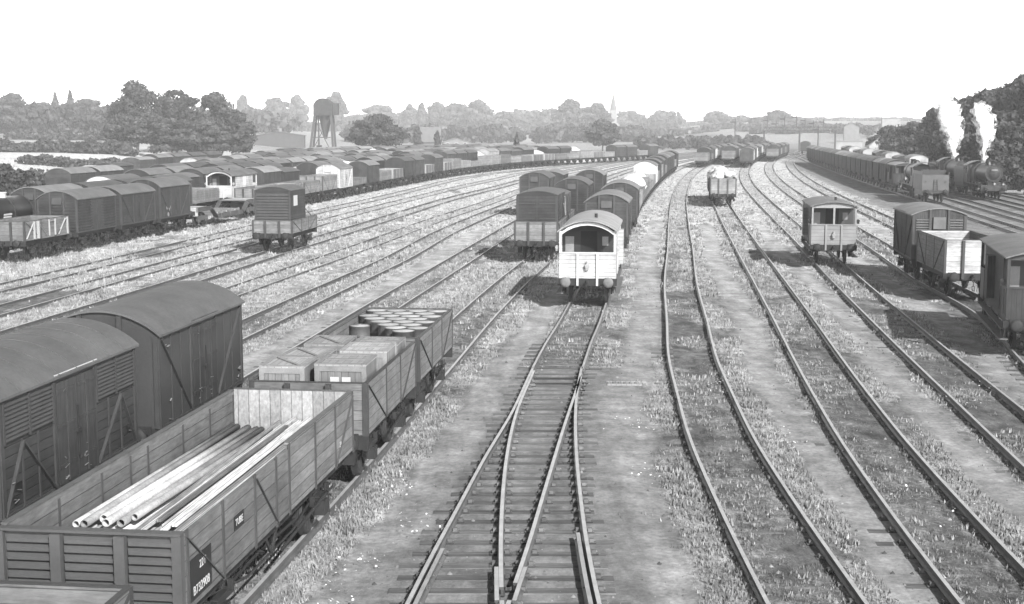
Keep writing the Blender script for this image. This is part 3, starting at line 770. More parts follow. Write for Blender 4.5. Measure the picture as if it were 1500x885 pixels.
# ------------------------------------------------------------------ siding A: pipes, crates, drums, containers
GA = 'open wagons in the row beside the turnout'
def tube_wagon():
    L = 9.1; h = L/2; loc, rz = on(fA, 20.95); hw = 1.2; tw = .07
    root = link('open_wagon', None, None, loc, rz)
    tag(root, 'long open wagon loaded with pipes, corrugated steel near end and plank sides', 'wagon', GA)
    H = 2.17
    # right side in two heights, left side in one
    link('side_wall', MB().box(hw-tw, hw, -h+.1, .15, 1.12, H-.03).mesh('side', M['wood']), root, color=.75)
    link('side_wall', MB().box(hw-tw, hw, .16, h-.1, 1.12, H+.07).mesh('side', M['wood']), root, color=1.0)
    link('side_wall', MB().box(-hw, -hw+tw, -h+.1, h-.1, 1.12, H+.03).mesh('side', M['wood']), root, color=.8)
    e = MB().box(-hw+tw+.002, hw-tw-.002, h-.14, h-.08, 1.12, H+.06)
    link('end_wall', e.mesh('end', M['woodend']), root)
    # pressed steel near end: ribbed panels between two stanchions
    c = MB()
    for a, b in ((-hw+.07, -.47), (-.37, .37), (.47, hw-.07)):
        c.box(a, b, -h+.05, -h+.09, 1.1, H-.02)
        n = 8; z0 = 1.16; pz = (H - .08 - z0) / n
        for k in range(n):
            z = z0 + k*pz
            c.add([(a+.02,-h+.045,z),(b-.02,-h+.045,z),(b-.05,-h-.015,z+pz*.35),(a+.05,-h-.015,z+pz*.35),(b-.05,-h-.015,z+pz*.75),(a+.05,-h-.015,z+pz*.75),(b-.02,-h+.045,z+pz),(a+.02,-h+.045,z+pz)],
                  [(0,1,2,3),(3,2,4,5),(5,4,6,7),(0,3,5,7),(1,6,4,2)])
    link('corrugated_end', c.mesh('corrugated', M['ply']), root, color=1.7)
    s = MB()
    for x in (-.42, .42): s.box(x-.07, x+.07, -h-.07, -h+.04, .9, H-.03)
    s.box(-hw, -hw+.07, -h-.02, -h+.1, 1.05, H-.02).box(hw-.12, hw+.005, -h-.02, -h+.1, 1.05, H-.02)
    s.box(-hw, hw, -h-.03, -h+.12, H-.015, H+.02)
    link('end_frame', s.mesh('end_frame', M['ply']), root, color=1.6)
    i = MB()
    for q in (-1, 1):
        for y in (-h+.2, -h+1.55, -h+2.95, -.55, .15, 1.7, h-1.5, h-.2):
            i.box(*sorted((q*hw, q*(hw+.018))), y-.035, y+.035, 1.08, H+(.02 if y < .1 and q > 0 else .06))
            i.box(*sorted((q*(hw-tw), q*(hw-tw-.012))), y-.03, y+.03, 1.16, H-.04)
    i.bar((hw+.012, -h+.15, H-.06), (hw+.012, -h+1.5, 1.12), .016, .045, (1,0,0)); i.bar((hw+.012, -h+3.0, H-.06), (hw+.012, -.5, 1.12), .016, .045, (1,0,0))
    i.bar((hw+.012, h-.2, H-.0), (hw+.012, h-1.5, 1.12), .016, .045, (1,0,0))
    link('ironwork', i.mesh('ironwork', M['frame']), root, color=1.3)
    cp = MB().box(hw-tw-.01, hw+.012, .16, h-.1, H+.071, H+.088).box(-hw-.012, -hw+tw+.01, -h+.1, h-.1, H+.031, H+.048).box(-hw+tw, hw-tw, h-.15, h-.07, H+.061, H+.078)
    link('capping_strip', cp.mesh('capping', M['frame']), root, color=1.9)
    link('floor', MB().box(-hw+tw, hw-tw, -h+.1, h-.14, 1.07, 1.14).mesh('floor', M['floor']), root)
    # painted panels and lettering
    x = hw + .004
    p1 = link('number_panel', MB().box(x, x+.006, -h+.28, -h+1.05, 1.2, 1.75).mesh('panel', M['black']), root)
    letter(p1, 'B732908', .17, x+.008, -h+.66, 1.31); letter(p1, '22T', .15, x+.008, -h+.72, 1.6)
    p2 = link('name_panel', MB().box(x, x+.006, -h+2.0, -h+2.42, 1.62, 1.82).mesh('panel', M['black']), root)
    letter(p2, 'TUBE', .14, x+.008, -h+2.21, 1.715)
    letter(root, '22', .14, x+.004, h-1.15, 1.45)
    for (pn, me, l, r, par) in gear(L, 5.33):
        o = link(pn, me, root, l, r)
    tr = MB()
    for q in (-1,1): tr.tube([(q*.93,-3.2,.85),(q*.93,-1.2,.5),(q*.93,1.2,.5),(q*.93,3.2,.85)], .022)
    link('truss_rod', tr.mesh('truss', M['under']), root)
    # load
    rr = random.Random(5)
    for k, (x, z, l0, l1, r) in enumerate([(-1.0,1.42,-2.45,3.95,.062),(-.86,1.40,-2.3,3.9,.06),(-.72,1.42,-2.4,3.85,.066),(-.93,1.56,-2.2,4.0,.055),(-.57,1.42,-2.35,3.8,.06),
            (-.78,1.60,-2.3,3.75,.06),(-.62,1.59,-2.0,3.9,.065),(-.42,1.43,-2.45,3.7,.066),(-.46,1.61,-2.25,3.6,.06),(-.27,1.44,-2.4,3.8,.06),(-.30,1.60,-2.2,3.65,.062),(-.1,1.45,-2.35,3.7,.064),(-.13,1.63,-2.0,3.5,.055),(.06,1.47,-2.2,3.6,.06)]):
        a = Vector(local(loc, rz, x - .05 + rr.uniform(-.03,.03), l0 - .62, z + .16)); b = Vector(local(loc, rz, x + rr.uniform(-.09,.03), l1, z + .03 + rr.uniform(-.02,.03)))
        m = MB(); d = b - a; Lp = d.length
        m.lathe([(r*.78,.25),(r*.78,0),(r,0),(r,Lp),(r*.78,Lp),(r*.78,Lp-.2)], (0,0,0), 12, 'z')
        o = link('pipe', m.mesh('pipe', M['pipe']), None, a, 0, rr.uniform(.45, 1.5)); o.rotation_mode = 'QUATERNION'; o.rotation_quaternion = d.to_track_quat('Z', 'Y')
        tag(o, 'long straight metal pipe lying among others in the long open wagon', 'pipe', 'pipes in the long open wagon')
    for k in range(22):
        x = .12 + (k % 11)*.095 + rr.uniform(-.015,.015); wd = rr.uniform(.04,.11); z = (1.83 if k < 11 else 1.72) + (k % 3)*.03 + rr.uniform(0,.02); l0 = -3.7 + rr.uniform(-.1,.9); l1 = 3.3 + rr.uniform(-.5,.5)
        th = rr.uniform(.03,.05)
        a = local(loc, rz, x, l0, z); b = local(loc, rz, x + rr.uniform(-.10,.08), l1, z + rr.uniform(-.03,.03))
        Lb = math.dist(a, b)
        o = link('board', MB().box(-wd/2, wd/2, 0, Lb, -th, 0).mesh('board', M['board']), None, a, math.atan2(-(b[0]-a[0]), b[1]-a[1]), rr.uniform(.35, 1.35))
        tag(o, 'pale weathered board lying lengthwise beside the pipes in the long open wagon', 'board', 'boards beside the pipes')
    for q, y in enumerate((-2.0, .4, 2.9)):
        a = local(loc, rz, .0, y, 1.14)
        o = link('bearer', MB().box(-1.05, 1.08, -.06, .06, 0, .3).mesh('bearer', M['board']), None, a, rz, .6)
        tag(o, ['crosswise timber bearer under the near ends of the pipes','crosswise timber bearer under the middle of the pipes','crosswise timber bearer under the far ends of the pipes'][q], 'timber', 'bearers under the pipes')
tube_wagon()
# the wagon whose far end shows at the bottom left corner
K['opennear'] = lambda: open_parts(True, 2.04)
NAME['opennear'] = 'open_wagon'
r, loc, rz = put('opennear', fA, 12.25, 'plank open wagon cut off by the bottom left corner, only its far end showing', GA, .9)

def crate(name, loc, rz, x0, x1, y0, y1, z0, z1, label, diag=True, labels=False, tone=1.0):
    cx, cy = (x0+x1)/2, (y0+y1)/2; w_, d_ = (x1-x0)/2, (y1-y0)/2; H = z1 - z0
    root = link('crate', None, None, local(loc, rz, cx, cy, z0), rz + R_.uniform(-.04,.04)); tag(root, label, 'crate', 'timber packing crates in the wagon behind the pipes')
    link('boarding', MB().box(-w_+.02, w_-.02, -d_+.02, d_-.02, 0, H-.025).mesh('boarding', M['crate']), root, color=tone*.8)
    link('top_boards', MB().box(-w_, w_, -d_, d_, H-.025, H).mesh('top', M['crateh']), root, color=tone*1.15)
    b = MB()
    for s in (-1,1):
        b.box(-w_+.1, w_-.1, *sorted((s*(d_+.001), s*(d_-.02+.0))), H-.14, H-.026); b.box(-w_+.1, w_-.1, *sorted((s*(d_+.001), s*(d_-.02))), .02, .12)
        for t in (-1,1): b.box(*sorted((t*w_, t*(w_-.1))), *sorted((s*(d_+.003), s*(d_-.02))), 0, H-.026)
        b.box(-w_+.1, w_-.1, *sorted((s*d_, s*(d_-.09))), H+.001, H+.022); b.box(*sorted((s*w_, s*(w_-.09))), -d_, d_, H+.0015, H+.023)
    if diag: b.bar((-w_+.12, d_-.12, H+.012), (w_-.12, -d_+.12, H+.012), .07, .02)
    else: b.box(-w_+.09, w_-.09, -.05, .05, H+.001, H+.02)
    link('batten', b.mesh('batten', M['batten']), root, color=tone)
    if labels:
        for q in (-.12, .12): link('paper_label', MB().box(q-.09, q+.09, -d_-.006, -d_+.002, H*.45, H*.8).mesh('label', M['plate']), root)
r, loc, rz = put('open', fA, 29.2, 'plank open wagon filled with timber packing crates, between the pipes and the drums', GA, 1.0)
crate('crate', loc, rz, -1.10, -.16, -2.35, -1.2, 1.15, 2.40, 'timber crate with diagonal batten at the near left corner of the crate wagon', tone=1.1)
crate('crate', loc, rz, -1.08, -.12, -.95, .2, 1.15, 2.36, 'timber crate with diagonal batten in the middle of the left column in the crate wagon')
crate('crate', loc, rz, -1.05, -.1, .9, 2.2, 1.15, 2.33, 'timber crate with diagonal batten at the far left corner of the crate wagon', tone=.9)
crate('crate', loc, rz, -.02, 1.05, -2.1, -.9, 1.15, 2.42, 'timber crate with two white paper labels on its front in the crate wagon', False, True, .95)
crate('crate', loc, rz, .02, 1.06, -.1, 1.1, 1.15, 2.36, 'timber crate with plain battened top right of the middle in the crate wagon', False, tone=1.25)
crate('crate', loc, rz, -.02, 1.04, 1.25, 2.3, 1.15, 2.3, 'low timber crate at the far right corner of the crate wagon', False, tone=.9)
r, loc, rz = put('open', fA, 35.0, 'plank open wagon filled with upright steel drums', GA, .95)
# the drums stand two layers deep, upper layer on upper rims
DR = None
def drum_meshes():
    b = MB().lathe([(0,0),(.27,0),(.285,.015),(.28,.03),(.28,.27),(.295,.29),(.28,.31),(.28,.56),(.295,.58),(.28,.60),(.28,.855),(.29,.87),(.285,.885),(.268,.885),(.265,.865)], (0,0,0), 20)
    l = MB().lathe([(.266,.868),(.26,.879),(0,.881)], (0,0,0), 20).cyl((.17,0,.862),(.17,0,.885),.035,8)
    return b.mesh('drum_body', M['drum']), l.mesh('drum_lid', M['lid'])
DB, DL = drum_meshes(); rr = random.Random(3)
spots = []
for rw in range(8):
    for cl in range(4):
        if rw % 2 and cl == 3: continue
        x = -.86 + cl*.575 + (.0 if rw % 2 == 0 else .29); y = 2.25 - rw*.53
        spots.append((rw, cl, x, y))
for rw, cl, x, y in spots:
    if rw >= 6 and cl <= 1 or rw == 5 and cl == 0: continue
    top = not (cl <= 0 and rw >= 4)
    zb = 1.15 + (.0)
    z = zb + (.12 if top else 0)
    root = link('drum', None, None, local(loc, rz, x + rr.uniform(-.01,.01), y + rr.uniform(-.01,.01), z), rr.uniform(0, 6))
    tag(root, 'steel drum with a pale lid standing upright in the drum wagon', 'drum', 'steel drums in the open wagon')
    link('barrel', DB, root, color=rr.uniform(.7,1.5)); link('lid', DL, root, color=rr.uniform(.75,1.2))
# raised timber floor under the drums belongs to the load: dunnage
for k in range(9):
    y = 2.25 - k*.585
    o = link('dunnage', MB().box(-.6 if k >= 4 else -1.12, 1.12, -.1, .1, 0, .12).mesh('dunnage', M['floor']), None, local(loc, rz, 0, y, 1.15), rz)
    tag(o, 'short timber dunnage under a row of drums in the drum wagon', 'timber', 'dunnage under the drums')

def container_on(c, y, wk, style, lab_w, lab_c, group, tone=1.0, ctone=1.0, w_=2.2, l=4.3, hgt=2.5, z=1.16, dy=0.0):
    r, loc, rz = put(wk, c, y, lab_w, group, tone)
    kn = 'cont_' + style + str(w_)
    P = kind(kn, lambda: container_mesh(w_, l, hgt, style))
    o = place(kn, P, 'container', local(loc, rz, 0, dy, z), rz, lab_c, 'container', 'goods containers on wagons', ctone)
    return r, loc, rz
GA2 = 'wagons left of the white brake van'
r, loc, rz = container_on(fA, 75.6, 'open', 'planks', 'low plank wagon carrying the grey container left of the white brake van', 'plank goods container with double end doors, left of the white brake van', GA2, 1.1, 1.0, 2.2, 4.6, 2.62)
ch = MB()
for s in (-1,): ch.tube([(1.12, 1.6, 2.9), (1.15, 2.3, 2.2)], .02); ch.tube([(1.12, 2.2, 3.3), (1.16, 2.55, 2.2)], .02)
tag(link('rope', ch.mesh('rope', M['whiteframe']), None, loc, rz), 'pale rope lashing on the container left of the white brake van', 'rope')
r, loc, rz = container_on(fA, 82.0, 'open', 'ply', 'plank wagon second in the row left of the white brake van', 'small plain container just behind the one with double end doors', GA2, 1.0, 1.2, 2.0, 3.6, 2.3)
put('louvre', fA, 101.7, 'slatted cattle van with a square end hatch, left of the arched van ends', GA2, 1.1)
put('van', fA, 122.5, 'van with pale speckled roof behind the slatted cattle van', GA2, 1.0, {'roof': 2.2})
put('van', fB, 115.5, 'van with white-edged end doors standing alone, upper left of the container with double doors', GA2, 1.2)
put('flow', fB, 128, 'low van with pale roof behind the two vans left of the centre row', GA2, 1.2, {'roof': 1.9})

# ------------------------------------------------------------------ siding B: the two near vans
GB = 'covered vans at the left edge in the foreground'
put('ply', fB, 29.85, 'near covered van with a smooth arched roof, beside the wagon of crates', GB, .95)
put('vent', fB, 23.35, 'near covered van with side louvres and a seamed arched roof at the left edge', GB, .95)

# ------------------------------------------------------------------ centre siding
G0 = 'vans and wagons in the row behind the white brake van'
put('brake', f0, 58.2, 'white planked brake van with open veranda, alone at the head of the centre siding', None, 1.0, {'roof': 3.0, 'bulkhead': .5, 'buffer': 6.0})
put('van', f0, 78.6, 'arched van directly behind the white brake van', G0, 1.3, {'roof': 1.8})
put('van', f0, 94.9, 'second arched van behind the white brake van', G0, 1.1, {'roof': 1.9})
def sheet_load(loc, rz, z, label, tone=1.0, w_=2.2, l=4.6, hh=.5, seed=0, peak=False):
    rr = random.Random(seed); nx, ny = 9, 15; V = []; F = []
    for j in range(ny):
        for i in range(nx):
            u = i/(nx-1)*2-1; v = j/(ny-1)*2-1
            p = (1-abs(u)**2.2)*(1-abs(v)**6) if not peak else (1-abs(u))*(1-abs(v)**4)
            V.append((u*w_/2, v*l/2, z + hh*p + rr.uniform(-.05,.05) - (.25 if abs(u) == 1 or abs(v) == 1 else 0)))
    for j in range(ny-1):
        for i in range(nx-1): a = j*nx+i; F.append((a, a+1, a+nx+1, a+nx))
    n = len(V); V2 = V + [(x, y, z_-.03) for x, y, z_ in V]
    F2 = F + [(d+n, c+n, b+n, a+n) for a, b, c, d in F]
    rim = [i for i in range(nx)] + [j*nx+nx-1 for j in range(1, ny)] + [(ny-1)*nx+i for i in range(nx-2, -1, -1)] + [j*nx for j in range(ny-2, 0, -1)]
    for a, b in zip(rim, rim[1:] + rim[:1]): F2.append((a, b, b+n, a+n))
    o = link('tarpaulin', MB().add(V2, F2, True).mesh('tarpaulin', M['sheet']), None, loc, rz, tone)
    tag(o, label, 'tarpaulin', 'tarpaulins over wagon loads')
seq0 = [('fopen',0),('fpale',0),('fopen',0),('fopen',1),('fopenhigh',0),('fopen',2),('fopenlow',0),('fpale',0),('fwhite',0),('fopen',3),('fvan',0),('fopenhigh',0),('fvan',0),('fopen',0),('fvan',0),('fvan',0),('fply',0),('fvan',0),('fopen',0),('fvan',0)]
C0 = Curve(f0, 0, 60, 420)
s = C0.s_at_y(101.3)
for k, (kd, t) in enumerate(seq0):
    what = {'fopen':'open wagon','fopenhigh':'high-sided open wagon','fopenlow':'low open wagon','fvan':'covered van','fply':'plain covered van','fpale':'pale-sided open wagon','fwhite':'white van'}[kd]
    r, loc, rz = put(kd, C0, s, '%s, %s behind the two arched vans of the centre row' % (what, ORD[k] if k else 'first'), G0, R_.uniform(.8,1.5), {'roof': R_.uniform(.9,2)})
    if t == 1: sheet_load(loc, rz, 2.2, 'bright white tarpaulin over a centre-row wagon, squared and nearly flat', 1.15, 2.5, 5.2, .9, 1)
    if t == 2: sheet_load(loc, rz, 2.0, 'peaked pale tarpaulin over a centre-row wagon beyond the squared one', 1.0, 2.2, 4.4, 1.3, 2, True)
    if t == 3: sheet_load(loc, rz, 2.0, 'small white tarpaulin far along the centre row', 1.0, 2.2, 4.4, .9, 3)
    s += 6.35

# ------------------------------------------------------------------ right-hand sidings
GR = 'wagons standing in the right-hand sidings'
r, loc, rz = put('openhigh', fF, 128.0, 'open wagon heaped with white goods, alone on the siding right of centre', GR, 1.5)
def heap(loc, rz, z, label, seed, tone=1.0, n=9, cat='sacks'):
    rr = random.Random(seed); m = MB()
    for k in range(n):
        x, y = rr.uniform(-.7,.7), rr.uniform(-1.9,1.9); a, b, c = rr.uniform(.35,.6), rr.uniform(.4,.8), rr.uniform(.3,.5)
        zz = z + rr.uniform(.0,.35)
        pr = [(0,-c*.8),(a*.75,-c*.6),(a,0),(a*.7,c*.55),(0,c*.7)]
        m.lathe([(q*rr.uniform(.9,1.1), h_) for q, h_ in pr], (x, y, zz), 9)
    tag(link('load', m.mesh('load', M['sheet']), None, loc, rz, tone), label, cat)
heap(loc, rz, 2.5, 'heap of white sheeted goods topping the lone open wagon right of centre', 4, 1.1)
r, loc, rz = put('open', fF, 134.4, 'open wagon coupled behind the one heaped with white goods', GR, 1.2)
sheet_load(loc, rz, 2.2, 'white tarpaulin on the wagon coupled behind the heaped one', 1.1, 2.3, 4.6, .9, 9)
r, loc, rz = put('fopenhigh', fF, 140.8, 'third wagon on the siding right of centre, behind the sheeted one', GR, 1.3)
heap(loc, rz, 2.6, 'pale lumpy goods topping the third wagon on the siding right of centre', 6, .8)
M['brakegrey'] = planks('grey_brake_van_planks', .44, 'z', .19, .06, .1, .07, .18)
K['brakegrey'] = lambda: brake_parts(True, M['brakegrey'], M['brakeframe'], L=6.0, wb=3.05, ze=3.1, rise=.2, post=True)
M['brakeframe'] = plain('grey_brake_van_frame', .42, .1, 3, .6, .08)
K['brakedark'] = lambda: brake_parts(True, M['vanv'], M['frame'], L=7.3, wb=4.88, rise=.2, ze=3.1)
NAME.update(brakegrey='brake_van', brakedark='brake_van')
put('brakegrey', fG, 73.6, 'lone grey brake van with pale plank end and two dark openings, right of centre', None, 1.0, {'cabin': .4, 'lookout_ducket': .4, 'roof': 1.6})
GH = 'wagons at the right edge'
put('endlouvre', fH, 65.6, 'grey van with end louvres and a pale square hatch, third from the right edge', GH, 1.15, {'roof': 1.9, 'body': 1.2, 'end_ventilator': 2.6})
r, loc, rz = put('openhigh', fH, 59.3, 'high-sided open wagon with bright weathered end beside the dark brake van', GH, 1.0, {'end_wall': 2.6, 'side_wall': .9})
put('brakedark', fH, 46.0, 'dark brake van with long footboards cut off by the right edge', GH, .9, {'roof': 1.5})
for (c, y0, y1, nm, kinds) in ((xE, 249, 345, 'siding just right of the centre row', ['fopenhigh','fvan','fopen','fvan','fwhite']), (fF, 268, 350, 'siding behind the heaped open wagon', ['fopenhigh','fvan','fply','fopen']),
                       (fG, 248, 350, 'siding of the lone far van', ['fply','fwhite','fopen','fvan']), (fH, 292, 350, 'siding left of the curving goods train', ['fopenhigh','fvan','fvan'])):
    y = y0 + 2.7; k = 0
    while y < y1:
        kd = kinds[k % len(kinds)]
        put(kd, c, y, 'far %s, %s wagon of the %s' % ({'fopenhigh':'high open wagon','fvan':'covered van','fopen':'open wagon','fply':'plain van','fwhite':'white van'}[kd], ORD[k], nm), 'distant wagons beyond the empty sidings', R_.uniform(.8,1.6), {'roof': R_.uniform(.8,2)})
        y += 6.2; k += 1
put('fvan', fI, 372, 'single far van standing apart at the end of the empty sidings', 'distant wagons beyond the empty sidings', 1.2)

# ------------------------------------------------------------------ left yard
GL = 'wagons in the long front row on the left'
CW = Curve(fW, 0, 40, 420)
W1 = [('open','striped open wagon with white diagonal paint', .9),('louvre','slatted cattle van with white-edged slats', 1.15),('van','low dark covered van', 1.0),('tallvan','tall plain covered van with faded round marks', 1.0)]
s = CW.s_at_y(75.6)
for k, (kd, d, t) in enumerate(W1):
    q, loc, rz = put(kd, CW, s, d + ', near end of the front left row', GL, t, {'roof': 1.3})
    if k == 0:
        m = MB(); x = 1.2 + .018
        for (ya, za, yb, zb, w_) in ((-2.55,1.2,-1.75,2.0,.12),(-1.7,1.15,-1.7,2.1,.22),(-1.3,1.15,-1.3,2.1,.3),(-1.2,2.05,-.2,1.2,.12),(.1,2.0,.7,2.0,.14),(.1,1.2,.1,2.1,.14),(.75,1.2,.75,2.1,.2),(1.2,1.2,2.1,2.05,.12),(2.3,1.15,2.3,2.1,.18)):
            m.bar((x, ya, za), (x, yb, zb), .012, w_, (1,0,0))
        link('painted_stripe', m.mesh('stripe', M['plate']), q, color=.7)
    if k == 3:
        m = MB()
        for (y, z, r_) in ((-1.5,1.75,.13),(-1.15,1.62,.12),(-.8,1.75,.13),(-1.3,1.3,.15)): m.cyl((1.2,y,z),(1.212,y,z),r_,12)
        link('faded_mark', m.mesh('mark', M['plate']), q, color=.45)
    s += 6.2 if k else 6.35
q, loc, rz = put('well', CW, CW.s_at_y(105.2), 'well wagon with cranked side girders in the front left row', GL, 3.2)
s = CW.s_at_y(105.2) + 7.9 + 2.7
front = ['open','open','open','openhigh','whitevan'] + ['fopenlow','fply','fopen','fpale','fvan','fvan','fpale','fvan','fpale','fopenhigh','fopen','fopenlow','fopenlow','fopenhigh','fopenhigh','fopen','fopen','fpale','fpale','fopen','fopen','fopenhigh','fpale','fopen','fvan','fvan','fopen','fvan']
DS = {'open':'open wagon','openhigh':'high-sided open wagon','openlow':'low open wagon','whitevan':'white planked van','fopenlow':'low open wagon','fply':'plain tall van','fopen':'open wagon','fpale':'pale-sided open wagon','fvan':'covered van','fopenhigh':'high-sided open wagon','flow':'low covered van','flouvre':'slatted cattle van','fwhite':'white covered van','van':'covered van','brake':'white brake van','tank':'tank wagon','louvre':'slatted cattle van'}
for k, kd in enumerate(front):
    put(kd, CW, s, '%s, %s beyond the well wagon in the front left row' % (DS[kd], ORD[k] if k else 'next'), GL, R_.uniform(.8,1.5) if 'pale' not in kd else R_.uniform(1.0,1.5), {'roof': R_.uniform(.8,2.2)}); s += 6.3
# lone container wagon
r, loc, rz = container_on(fM, 80.9, 'openlow', 'louvre', 'low plank wagon with a ribbed container, standing alone in the left sidings', 'ribbed louvre-ended container with a white label, alone in the left sidings', None, 1.1, 1.0, 2.15, 3.1, 2.62, 1.16, -.95)
m = MB()
for s_ in (-1,1): m.tube([(s_*1.05, .55, 2.4), (s_*1.15, 1.9, 1.75)], .02)
tag(link('chain', m.mesh('chain', M['under']), None, loc, rz), 'lashing chains at the back of the lone ribbed container', 'chain')

# rows behind
rowname = ['second','third','fourth','fifth','sixth','seventh','eighth','ninth','tenth']
starts = {1:72,2:104,3:121,4:137,5:124,6:168,7:147,8:218,9:184}
ends = {1:285,2:285,3:290,4:295,5:300,6:305,7:310,8:312,9:315}
rr = random.Random(21)
for k in range(1, 10):
    c = Curve(fW, -4.15*k - (0 if k < 9 else 1.5), 40, 420)
    s = np.interp(starts[k], c.y, c.s) + 2.7; e = np.interp(ends[k], c.y, c.s); n = 0
    while s < e:
        x, y, rz = c.at(s)
        if k == 7 and 162 < y < 196: s += 6.3; continue
        if k == 9 and 215 < y < 232: s += 6.3; continue
        if k == 5 and 137 < y < 160: s += 6.3; continue
        kd = rr.choices(['fvan','flow','fply','flouvre','fopen','fopenhigh','fwhite','fpale'], [42,10,14,7,10,7,5,4])[0]
        if k == 1:
            kd = {0:'tank',1:'tank',2:'van',3:'van',4:'louvre',5:'van',6:'fopen',7:'brake',8:'fply',9:'flow'}.get(n, kd)
            if n == 7: s = np.interp(121.6, c.y, c.s)
        if y > 250 and k > 2 and rr.random() < .12: s += 6.3; continue
        tone = rr.uniform(.75, 1.5)
        rt = rr.choice([.8,1.0,1.2,1.5,1.9,2.6])
        desc = DS[kd]; tn = 'pale-roofed ' if rt > 1.6 and 'open' not in kd and kd not in ('fpale','tank','brake','fwhite') else ''
        r, loc, rz2 = put(kd, c, s, '%s%s, %s along the %s row back on the left' % (tn, desc, ORD[n], rowname[k-1]), 'wagons in the %s row of the left yard' % rowname[k-1], tone if kd != 'tank' else 1, {'roof': rt} if kd != 'tank' else None)
        if kd in ('fopen','fopenhigh') and rr.random() < .35:
            sheet_load(loc, rz2, 2.3, 'pale tarpaulin over the %s wagon of the %s row back on the left' % (ORD[n], rowname[k-1]), rr.uniform(.7,1.2), 2.3, 4.6, rr.uniform(.4,1.0), n + k*50, rr.random() < .5)
        s += (6.3 if kd != 'brake' else 8.0); n += 1

# ------------------------------------------------------------------ goods train and locomotives on the right
GT = 'covered vans of the long goods train on the right'
CJ = Curve(fJ, 0, 60, 420); s = CJ.s_at_y(153.0)
K['brakesmall'] = lambda: brake_parts(True, M['vanv'], M['frame'], L=6.0, wb=3.05, rise=.22, ze=3.05)
NAME['brakesmall'] = 'brake_van'
put('brakesmall', CJ, s, 'brake van with flat pale roof between the engine and the goods train at right', None, 1.1, {'roof': 2.4})
s += 6.8
for k in range(21):
    put('fvan' if k % 5 else 'fply', CJ, s, 'covered van of the long train on the right, %s behind its brake van' % (ORD[k] if k else 'first'), GT, R_.uniform(.85,1.15), {'roof': R_.choice([1.0,1.2,1.4,2.4]) if k != 9 else 3.2}); s += 6.25
CJ3 = Curve(lineoff(fJ, 7.0), 0, 60, 420); s = CJ3.s_at_y(187)
for k in range(18):
    kd = ['fwhite','fpale','flow','fopen','fwhite','fopenhigh','fvan','fopenhigh','fpale'][k % 9]
    put(kd, CJ3, s, '%s, %s in the row beyond the long goods train on the right' % (DS[kd], ORD[k]), 'wagons beyond the long goods train', R_.uniform(.9,1.4), {'roof': R_.uniform(1.5,3)}); s += 6.3

def loco_wheels(root, ys, r, thk=.12):
    for y in ys:
        for s in (-1, 1):
            m = MB(); m.lathe([(r+.03,-.05),(r+.03,-.02),(r,-.02),(r,.07),(r-.07,.07),(r-.08,.02),(.16,.02),(.16,.08),(0,.08)], (0,0,0), 24, 'x')
            m.lathe([(r+.03,-.05),(r-.08,-.05),(r-.08,.02)], (0,0,0), 24, 'x')
            for k in range(12): t = PI*2*k/12; m.bar((.02,.12*math.cos(t),.12*math.sin(t)),(.02,(r-.05)*math.cos(t),(r-.05)*math.sin(t)),.04,.05,(1,0,0))
            link('driving_wheel' if r > .6 else 'wheel', m.mesh('wheel', M['wheel']), root, (s*.735, y, r), 0 if s > 0 else PI)
def tender(root, y0, y1, rear=-1, coal=True):
    """tender body between y0 and y1; rear: -1 when its back plate faces the camera"""
    t = MB().box(-1.25,1.25,y0,y1,1.15,2.65)
    b = link('tender_tank', t.mesh('tank', M['locogrey']), root)
    f = MB()
    for s in (-1,1): f.box(*sorted((s*1.2,s*1.27)), y0, y1, 2.65, 2.95); f.box(s*1.1-.05,s*1.1+.05,y0,y1,.65,1.14)
    for q in (y0, y1): f.box(-1.28,1.28,q-.07,q+.07,.85,1.14)
    f.box(-1.2,1.2,y0+1.3,y0+1.36,2.65,3.1) if rear < 0 else f.box(-1.2,1.2,y1-1.36,y1-1.3,2.65,3.1)
    link('tender_frame', f.mesh('frame', M['loco']), root)
    q = y0 if rear < 0 else y1
    l = MB()
    for x in (-.2,.2): l.bar((x, q+rear*.06, 1.15), (x*.4+x*.3, q+rear*.06, 2.2), .05, .03)
    for k in range(4): l.bar((-.2+k*.02, q+rear*.06, 1.3+k*.22), (.2-k*.02, q+rear*.06, 1.3+k*.22), .03, .03)
    for x in (-.95,.95): l.cyl((x, q+rear*.1, 2.0), (x, q+rear*.12, 2.0), .07, 8)
    link('ladder', l.mesh('ladder', M['loco']), root)
    cm = MB(); g = random.Random(8)
    for k in range(60): x,y = g.uniform(-.85,.85), g.uniform(y0+1.6, y1-.3) if rear < 0 else g.uniform(y0+.3,y1-1.6); a = g.uniform(.12,.25); cm.lathe([(0,-a),(a,-a*.3),(a*.8,a*.5),(0,a*.7)], (x,y,2.75+g.uniform(0,.3)*(1-abs(x))), 6, 'z', False)
    link('coal', cm.mesh('coal', M['coal']), root)
    loco_wheels(root, [y0+.8, (y0+y1)/2, y1-.8], .5)
    for x in (-.865,.865): link('buffer', BUF, root, (x, q+rear*.05, 1.05), 0 if rear < 0 else PI)
M['locogrey'] = plain('dusty_locomotive_paint', .16, .2, 1.2, .6, .1)
M['locodust'] = plain('sooty_locomotive_paint', .035, .3, 1.2, .55, .15)
